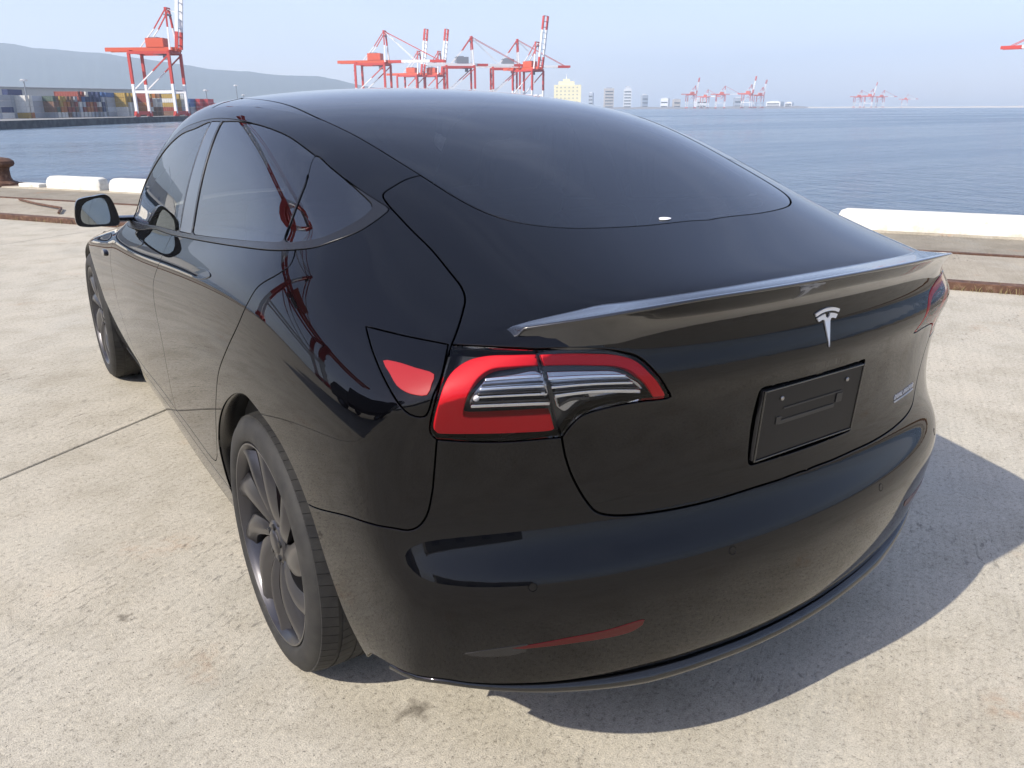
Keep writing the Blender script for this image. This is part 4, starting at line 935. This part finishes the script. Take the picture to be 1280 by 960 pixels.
# move so that the boom tip comes to the pixel
o.location=(0,0,0); bpy.context.view_layer.update()
s_=o.scale[0]; a_=o.rotation_euler[2]; tipv=Vector((math.cos(a_),math.sin(a_),0))*(47*s_); tp0=col_xy(1239,520); o.location=(tp0.x-tipv.x,tp0.y-tipv.y,TERM_Z); o.scale=(s_,)*3
# this one stands on our own quay, out of frame to the left; the bodywork mirrors it
near=copy_tree(dn); near['label']='red gantry crane on the same quay whose mirror image shows in the car'; near['group']='gantry cranes across the harbour'
near.location=Q(6.59,80,.05); near.rotation_euler=(0,0,QA); near.scale=(1,1,1)
for k,(u,v,d,rz) in enumerate(((868,118,2600,20),(884,121,2700,-30),(905,118,2600,10),(938,117,2650,-20),(952,119,2700,30))):
    cp(up if k in (0,3,4) else dn,u,v,d,R_(rz),'tiny hazy red and white crane beyond the open water by the skyline')
for k,(u,v,d,rz) in enumerate(((1075,121,3000,20),(1089,120,3000,-10),(1103,121,3050,20),(1133,124,3300,0))):
    cp(dn if k!=1 else up,u,v,d,R_(rz),'faint distant crane standing alone on the horizon over the sea')
# ---------------------------------------------------------------- container terminal across the basin
TERM=MB(); 
pA=col_xy(-420,235); pB=col_xy(0,315); pC=col_xy(120,385); pD=col_xy(232,470); pE=col_xy(330,560); pF=col_xy(760,1250)
front=[pA,pB,pC,pD,pE,pF]; backp=[col_xy(760,2400),col_xy(300,2300),col_xy(-420,1500)]
V,F=prism([(p.x,p.y) for p in front+backp],WATER_Z-1,TERM_Z); F=[f for f in F]
tag(mesh('terminal_ground',V,F,mat('terminal_paving',(.22,.22,.21),.9)),kind='structure')
def fender_fn(t,b):
    g=NT(t); t.links.new(g.ramp(g.noise(g.pos(),.4,3),[(.4,(.05,.055,.06)),(.6,(.10,.105,.11))]),b.inputs['Base Color'])
dkw=mat('dark_quay_wall',(.06,.065,.07),.9,fn=fender_fn); whm=mat('quay_pale_mark',(.5,.5,.5),.8)
def seg_pts(pts,step):
    out=[]
    for a,b in zip(pts[:-1],pts[1:]):
        n=max(1,int((b-a).length/step))
        for i in range(n): out.append((a.lerp(b,i/n),(b-a).normalized()))
    return out
b=MB()
for a,c2 in zip(front[:-1],front[1:]):
    d=(c2-a).normalized(); nn=Vector((d.y,-d.x,0)); 
    if nn.dot(Vector((_c[0],_c[1],0))-a)<0: nn=-nn
    b.add([a+nn*.6+Vector((0,0,WATER_Z-.5)),c2+nn*.6+Vector((0,0,WATER_Z-.5)),c2+nn*.6+Vector((0,0,TERM_Z+.5)),a+nn*.6+Vector((0,0,TERM_Z+.5)),a-nn*1+Vector((0,0,TERM_Z+.5)),c2-nn*1+Vector((0,0,TERM_Z+.5))],[(0,1,2,3),(3,2,5,4)])
tag(b.build('terminal_quay_wall',dkw),'dark quay wall of the container terminal across the water','quay wall')
cols=[('grey',(.33,.35,.38)),('dark blue',(.03,.05,.14)),('blue',(.05,.13,.32)),('rust red',(.27,.055,.035)),('orange',(.42,.15,.03)),('yellow ochre',(.42,.28,.06)),('white',(.68,.67,.62)),('dark green',(.08,.12,.09)),('bright red',(.50,.05,.06)),('brown',(.20,.11,.07)),('pale grey',(.46,.49,.52))]
cmesh={}
for nm,c in cols:
    b=MB(); L,Wd,Hh=12.2,2.44,2.59; n=18
    # corrugated long sides, plain ends with door bars, roof
    for s in (-1,1):
        V=[];F=[]
        for i in range(n+1):
            x=-L/2+.15+(L-.3)*i/n; y=s*(Wd/2-(.10 if i%2 else .02)); V+=[(x,y,.12),(x,y,Hh-.1)]
        for i in range(n): F.append((2*i,2*i+2,2*i+3,2*i+1) if s<0 else (2*i+1,2*i+3,2*i+2,2*i))
        b.add(V,F)
    b.box((-L/2,-Wd/2+.05,.1),(-L/2+.12,Wd/2-.05,Hh-.05)); b.box((L/2-.12,-Wd/2+.05,.1),(L/2,Wd/2-.05,Hh-.05)); b.box((-L/2+.05,-Wd/2+.05,Hh-.12),(L/2-.05,Wd/2-.05,Hh-.04)); b.box((-L/2+.05,-Wd/2+.05,.08),(L/2-.05,Wd/2-.05,.2))
    for sx in (-1,1):
        for s in (-1,1): b.box((sx*L/2-.1,s*Wd/2-.1,0),(sx*L/2+.1,s*Wd/2+.1,Hh))
    for y in (-.8,-.3,.3,.8): b.bar((-L/2-.04,y,.2),(-L/2-.04,y,Hh-.15),.06)
    me=b.build('tmp',mat('container_'+nm.replace(' ','_'),c,.6,fn=(lambda cc:(lambda t,bb:(lambda g:t.links.new(g.mix(g.ramp(g.noise(g.obj(),.8,4),[(.35,(0,0,0)),(.75,(.5,.5,.5))]),(*cc,1),(cc[0]*.6+.03,cc[1]*.6+.02,cc[2]*.6+.015,1)),bb.inputs['Base Color']))(NT(t))))(c)))
    cmesh[nm]=me.data; bpy.data.objects.remove(me)
def container(nm,p,rz,z,lab):
    o=link('shipping_container',cmesh[nm]); o.location=(p.x,p.y,z); o.rotation_euler=(0,0,rz); tag(o,lab,'container','containers stacked in the terminal'); return o
line=(pD-pB).normalized(); lrz=math.atan2(line.y,line.x); inl=Vector((-line.y,line.x,0))
if inl.dot(Vector((_c[0],_c[1],0))-pB)>0: inl=-inl
LAB={nm:'%s shipping container in the stacks of the terminal across the water'%nm for nm,_ in cols}
# stacks listed by pixel column: (u, end-on?, [colours bottom to top])
stk=[(-40,0,'grey grey grey'),(-12,0,'pale grey grey'.replace('pale grey','pale_grey')),(4,0,'white dark_blue grey grey'),(19,1,'yellow white white white'),(24,1,'orange white white white'),(19,0,'grey grey grey grey dark_blue'),
(36,0,'pale_grey grey grey grey'),(46,0,'grey grey grey pale_grey'),(54,1,'grey brown brown dark_green'),(58,1,'white dark_green brown brown'),(63,1,'white orange yellow yellow'),(67,1,'white orange orange yellow'),(72,1,'brown rust_red orange brown'),
(77,1,'grey rust_red brown brown'),(82,1,'grey brown rust_red grey'),(87,1,'white pale_grey white rust_red rust_red'),(92,1,'white rust_red pale_grey blue rust_red'),(97,1,'white orange rust_red dark_blue white'),(101,1,'pale_grey orange orange dark_blue dark_blue'),(106,1,'grey rust_red rust_red dark_blue dark_blue'),
(112,1,'grey brown white dark_blue dark_blue'),(117,1,'pale_grey dark_blue dark_blue pale_grey blue'),(128,0,'pale_grey grey pale_grey grey blue'),(138,0,'grey pale_grey grey grey blue'),(146,1,'white white yellow yellow yellow'),(151,1,'white white white yellow yellow'),(156,1,'white white white brown yellow'),
(162,0,'white white grey grey yellow'),(172,1,'brown orange orange rust_red rust_red'),(178,1,'brown white orange rust_red yellow'),(184,1,'brown brown white white orange'),(190,1,'brown brown white pale_grey brown'),(208,1,'brown rust_red yellow white yellow'),(214,1,'brown orange yellow yellow yellow'),(220,1,'pale_grey pale_grey white white pale_grey'),
(229,0,'grey grey blue blue'),(240,0,'grey grey blue blue'),(252,0,'grey bright_red bright_red bright_red'),(262,0,'grey bright_red bright_red bright_red'),(271,0,'grey bright_red bright_red')]
for u,endon,cs in stk:
    t=(u+40)/310; dist=430+190*t; p=col_xy(u,dist); rz=lrz+(math.pi/2 if endon else 0)
    for k,nm in enumerate(cs.split()):
        nm=nm.replace('_',' '); nm={'yellow':'yellow ochre'}.get(nm,nm)
        container(nm,p,rz,TERM_Z+k*2.6,LAB[nm])
# long warehouse behind the stacks
def fn_clad(c1,c2):
    def fn(t,b):
        g=NT(t); p=g.obj(); w=g.n('ShaderNodeTexWave',{'Vector':p,'Scale':.5,'Distortion':0.0},bands_direction='X').outputs[0]; n=g.noise(p,.05,4); t.links.new(g.mix(g.math('MULTIPLY',w,.25),g.mix(n,(*c1,1),(*c2,1)),(c1[0]*.7,c1[1]*.7,c1[2]*.7,1)),b.inputs['Base Color'])
    return fn
def shed(u0,u1,vtop,dist0,dist1,label,m,depth=70):
    a=col_xy(u0,dist0);c=col_xy(u1,dist1); mid=(a+c)/2; L=(c-a).length; rz=math.atan2((c-a).y,(c-a).x); H=(z_at((u0+u1)/2,vtop,(dist0+dist1)/2)-TERM_Z)
    r=empty('warehouse',(mid.x,mid.y,TERM_Z),rz); tag(r,label,'warehouse')
    b=MB(); b.box((-L/2,0,0),(L/2,depth,H*.94)); b.build('wall',m,r)
    b=MB(); V=[(x,y,z) for x in (-L/2-.6,L/2+.6) for y,z in ((-.8,H*.93),(-.8,H*.965),(depth/2,H*1.02),(depth+.8,H*.965),(depth+.8,H*.93))]; b.add(V,[(0,1,6,5),(1,2,7,6),(2,3,8,7),(3,4,9,8),(0,5,9,4),(0,4,3,2,1),(5,6,7,8,9)]); rf=b.build('roof',mat('shed_roof',(.30,.31,.32),.7),r)
    for k in range(int(L/30)):
        b=MB(); x=-L/2+15+k*30; b.box((x-2.4,-.25,0),(x+2.4,-.05,5)); b.build('door',mat('shed_door',(.24,.25,.27),.6),r)
    b=MB(); b.box((-L*.1,depth*.3,H*.98),(-L*.06,depth*.45,H*1.06)); b.build('roof_unit',CR_WH,rf); return r
SH=mat('shed_cladding',(.43,.42,.39),.8,fn=fn_clad((.46,.45,.42),(.40,.395,.37)))
shed(-330,232,107,640,800,'long grey warehouse behind the container stacks across the water',SH)
# lighting masts
def mast(u,vtop,dist,label):
    p=col_xy(u,dist); r=empty('lighting_mast',(p.x,p.y,TERM_Z)); tag(r,label,'mast','lighting masts at the terminal'); H=z_at(u,vtop,dist)-TERM_Z
    b=MB(); b.lathe([(.55,0),(.25,H)],10); b.build('pole',CR_GR,r)
    b=MB(); b.lathe([(0,H-.3),(1.6,H-.3),(1.6,H),(0,H)],10); 
    for k in range(8): a=k*math.pi/4; b.box((1.6*math.cos(a)-.35,1.6*math.sin(a)-.35,H-1.1),(1.6*math.cos(a)+.35,1.6*math.sin(a)+.35,H-.3))
    b.build('lamp_ring',CR_WH,r)
for u,v,d in ((36,99,560),(260,112,640),(298,106,760),(306,118,900)): mast(u,v,d,'slim lighting mast rising over the terminal across the water')
# pale yellow block and its ship-like decks beside the cranes
p=col_xy(709,760); r=empty('yellow_block',(p.x,p.y,TERM_Z),math.atan2(pray(709,135)[1],pray(709,135)[0])-math.pi/2); tag(r,'pale yellow stepped block standing right of the crane cluster','building')
YL=mat('pale_yellow',(.74,.70,.50),.7); Hy=z_at(709,106,760)-TERM_Z
b=MB(); b.box((-12,0,0),(12,14,Hy)); b.build('wall',YL,r)
b=MB(); b.box((-8,2,Hy),(6,10,Hy+3.0)); b.box((-4,3,Hy+3.0),(2,8,Hy+5)); b.build('upper_deck',YL,r)
b=MB(); b.lathe([(.35,Hy+5),(.2,Hy+9)],8,c=(-1,5,0)); b.build('mast',CR_WH,r)
for k in range(5):
    for j in range(6):
        b=MB(); x=-10+j*3.6; z=Hy-2.6-k*3.0; b.box((x,-.12,z),(x+1.2,-.02,z+.9)); b.build('window',mat('pale_pane',(.40,.42,.42),.3),r)
# skyline over the water
SKM=[mat('tower_pale',(.50,.52,.55),.7),mat('tower_tan',(.48,.43,.38),.7),mat('tower_grey',(.34,.37,.42),.6),mat('tower_white',(.66,.67,.68),.6)]
def tower(u,w,vtop,dist,mi,label,cut=0):
    p=col_xy(u,dist); d=pray(u,135); r=empty('far_tower',(p.x,p.y,WATER_Z+2),math.atan2(d[1],d[0])-math.pi/2+rng.uniform(-.4,.4)); tag(r,label,'building','buildings of the far skyline')
    Wm=w/1002*dist; H=z_at(u,vtop,dist)-WATER_Z-2; b=MB(); b.box((-Wm/2,0,0),(Wm/2,Wm*.8,H)); b.build('wall',SKM[mi],r)
    b=MB(); b.box((-Wm*.3,Wm*.2,H),(Wm*.3,Wm*.6,H+2.5*cut+2)); b.build('roof_house',SKM[(mi+1)%4],r)
    nf=max(2,int(H/12)); 
    for k in range(nf):
        b=MB(); z=4+k*(H-6)/nf; b.box((-Wm*.42,-.5,z),(Wm*.42,-.1,z+4.0)); b.build('window_band',GLZ,r)
for u,w,v,d,mi,lab,cut in ((738,5,116,3300,2,'slim grey tower beside the pale yellow block on the skyline',0),(761,11,110.5,3400,1,'broad tan tower block on the far skyline',1),(784,9,111,3400,3,'white tower with a notched top on the far skyline',3),(806,7,119,3300,2,'short grey tower between the white tower and the hazy cranes',1),
    (830,9,123,3200,3,'low white block under the hazy cranes of the skyline',0),(846,8,124,3200,1,'low tan block under the hazy cranes of the skyline',0),(877,12,123,3100,3,'wide white block between hazy cranes of the skyline',0),(923,10,122,3100,2,'dark grey block right of the hazy cranes of the skyline',0),(966,16,127,3100,3,'long low white shed where the skyline thins out',0),(985,8,128,3100,3,'last small white shed at the end of the skyline',0)):
    tower(u,w,v,d,mi,lab,cut)
def shore(name,u0,u1,d0,d1,z1,m,label,cat_):
    a=col_xy(u0,d0);c=col_xy(u1,d1); d=(c-a).normalized(); n=Vector((-d.y,d.x,0)); n=n if n.dot(a)>0 else -n
    n_=24; b=MB(); V=[]
    for i in range(n_+1):
        q=a.lerp(c,i/n_); h=z1*(.75+.5*rng.random()); V+=[q+Vector((0,0,WATER_Z-1)),q+Vector((0,0,WATER_Z+h)),q+n*60+Vector((0,0,WATER_Z+h)),q+n*70+Vector((0,0,WATER_Z-1))]
    F=[(i*4+j,(i+1)*4+j,(i+1)*4+j+1,i*4+j+1) for i in range(n_) for j in range(3)]; b.add(V,F); o=b.build(name,m)
    if cat_: tag(o,label,cat_)
    else: o['kind']='structure'
    return o
shore('far_shore',700,1010,3000,3050,7,mat('far_shore_mat',(.30,.29,.30),.9),'',None)
shore('breakwater',1000,1500,3500,3000,4.5,mat('breakwater_stone',(.48,.46,.44),.9),'long pale breakwater low on the horizon over the open sea','breakwater')
# ---------------------------------------------------------------- sheds behind the camera (mirrored in the rear of the car)
for n0,e0,L,H,lab in ((-75,-38,60,11,'grey corrugated quay shed far behind the car'),(-82,32,46,9,'low pale quay shed set back from the car on the landward side')):
    r=empty('quay_shed',Q(n0,e0),QA+math.pi/2); tag(r,lab,'shed')
    b=MB(); b.box((-L/2,0,0),(L/2,22,H)); b.build('wall',SH,r)
    b=MB(); V=[(x,y,z) for x in (-L/2-.5,L/2+.5) for y,z in ((-.6,H+.01),(11,H+3),(22.6,H+.01))]; b.add(V,[(0,1,4,3),(1,2,5,4),(0,3,5,2),(0,2,1),(3,4,5)]); b.build('roof',MATS['shed_roof'],r)
    for k in range(4):
        b=MB(); x=-L/2+L*(k+.5)/4; b.box((x-2.5,-.15,0),(x+2.5,-.03,5)); b.build('door',MATS['shed_door'],r)
# ---------------------------------------------------------------- unseen lorry added at the left to give the bodywork a dark reflection
DK=mat('lorry_dark_paint',(.020,.021,.024),.35,0,.3); TYR=MATS['tyre_rubber']
lr=empty('added_box_lorry',(-8.6,3.2,0),R_(12)); tag(lr,'dark grey box lorry added out of view left of the car for its dark reflection','lorry')
b=MB(); b.box((-1.15,-3.4,1.0),(1.15,1.6,3.1)); b.build('cargo_box',DK,lr,bevel=.04)
b=MB(); V=[(sx*1.02,y,z) for sx in (-1,1) for y,z in ((1.75,.55),(1.75,2.35),(2.75,2.35),(3.35,1.45),(3.45,.55))]; b.add(V,[(4,3,2,1,0),(5,6,7,8,9)]+[(k,(k+1)%5,5+(k+1)%5,5+k) for k in range(5)]); cab=b.build('cab',DK,lr,bevel=.05)
b=MB(); b.add([(-.9,2.80,2.25),(.9,2.80,2.25),(.92,3.34,1.52),(-.92,3.34,1.52)],[(0,1,2,3)]); b.V=[(x,y+.03,z+.02) for x,y,z in b.V]; b.build('windscreen',GLZ,cab)
for sx in (-1,1):
    b=MB(); b.box((sx*1.03-.004,2.0,1.5),(sx*1.03+.004,2.9,2.15)); b.build('cab_window',GLZ,cab)
    b=MB(); b.lathe([(0,3.47),(.13,3.47),(.14,3.43)],16,axis='y',c=(sx*.75,0,.85)); b.build('headlight',CHROME,cab)
    for y in (-2.3,2.5):
        b=MB(); b.lathe([(.2,sx*1.02),(.28,sx*1.06),(.44,sx*1.05),(.48,sx*.98),(.48,sx*.82),(.2,sx*.80)],28,axis='x',c=(0,y,.48)); w=b.build('wheel',TYR,lr,smooth=True); b=MB(); b.lathe([(0,sx*1.0),(.12,sx*1.02),(.25,sx*1.03)],20,axis='x',c=(0,y,.48)); b.build('hub',CR_GR,w,smooth=True)
b=MB(); b.box((-.5,-3.3,.62),(.5,2.6,1.0)); b.build('chassis',PLASTIC,lr)
# ---------------------------------------------------------------- sea haze
hz=MB(); hz.box((-9300,-9300,WATER_Z-4),(9300,9300,640)); ho=hz.build('haze',[]); ho['kind']='stuff'
hm=bpy.data.materials.new('haze'); hm.use_nodes=True; t=hm.node_tree; t.nodes.clear(); g=NT(t)
pv=g.n('ShaderNodeVolumePrincipled',{'Color':(.79,.905,1.0,1),'Density':1.55e-4,'Anisotropy':.2}); g.n('ShaderNodeOutputMaterial',{'Volume':pv.outputs[0]}); ho.data.materials.clear(); ho.data.materials.append(hm)
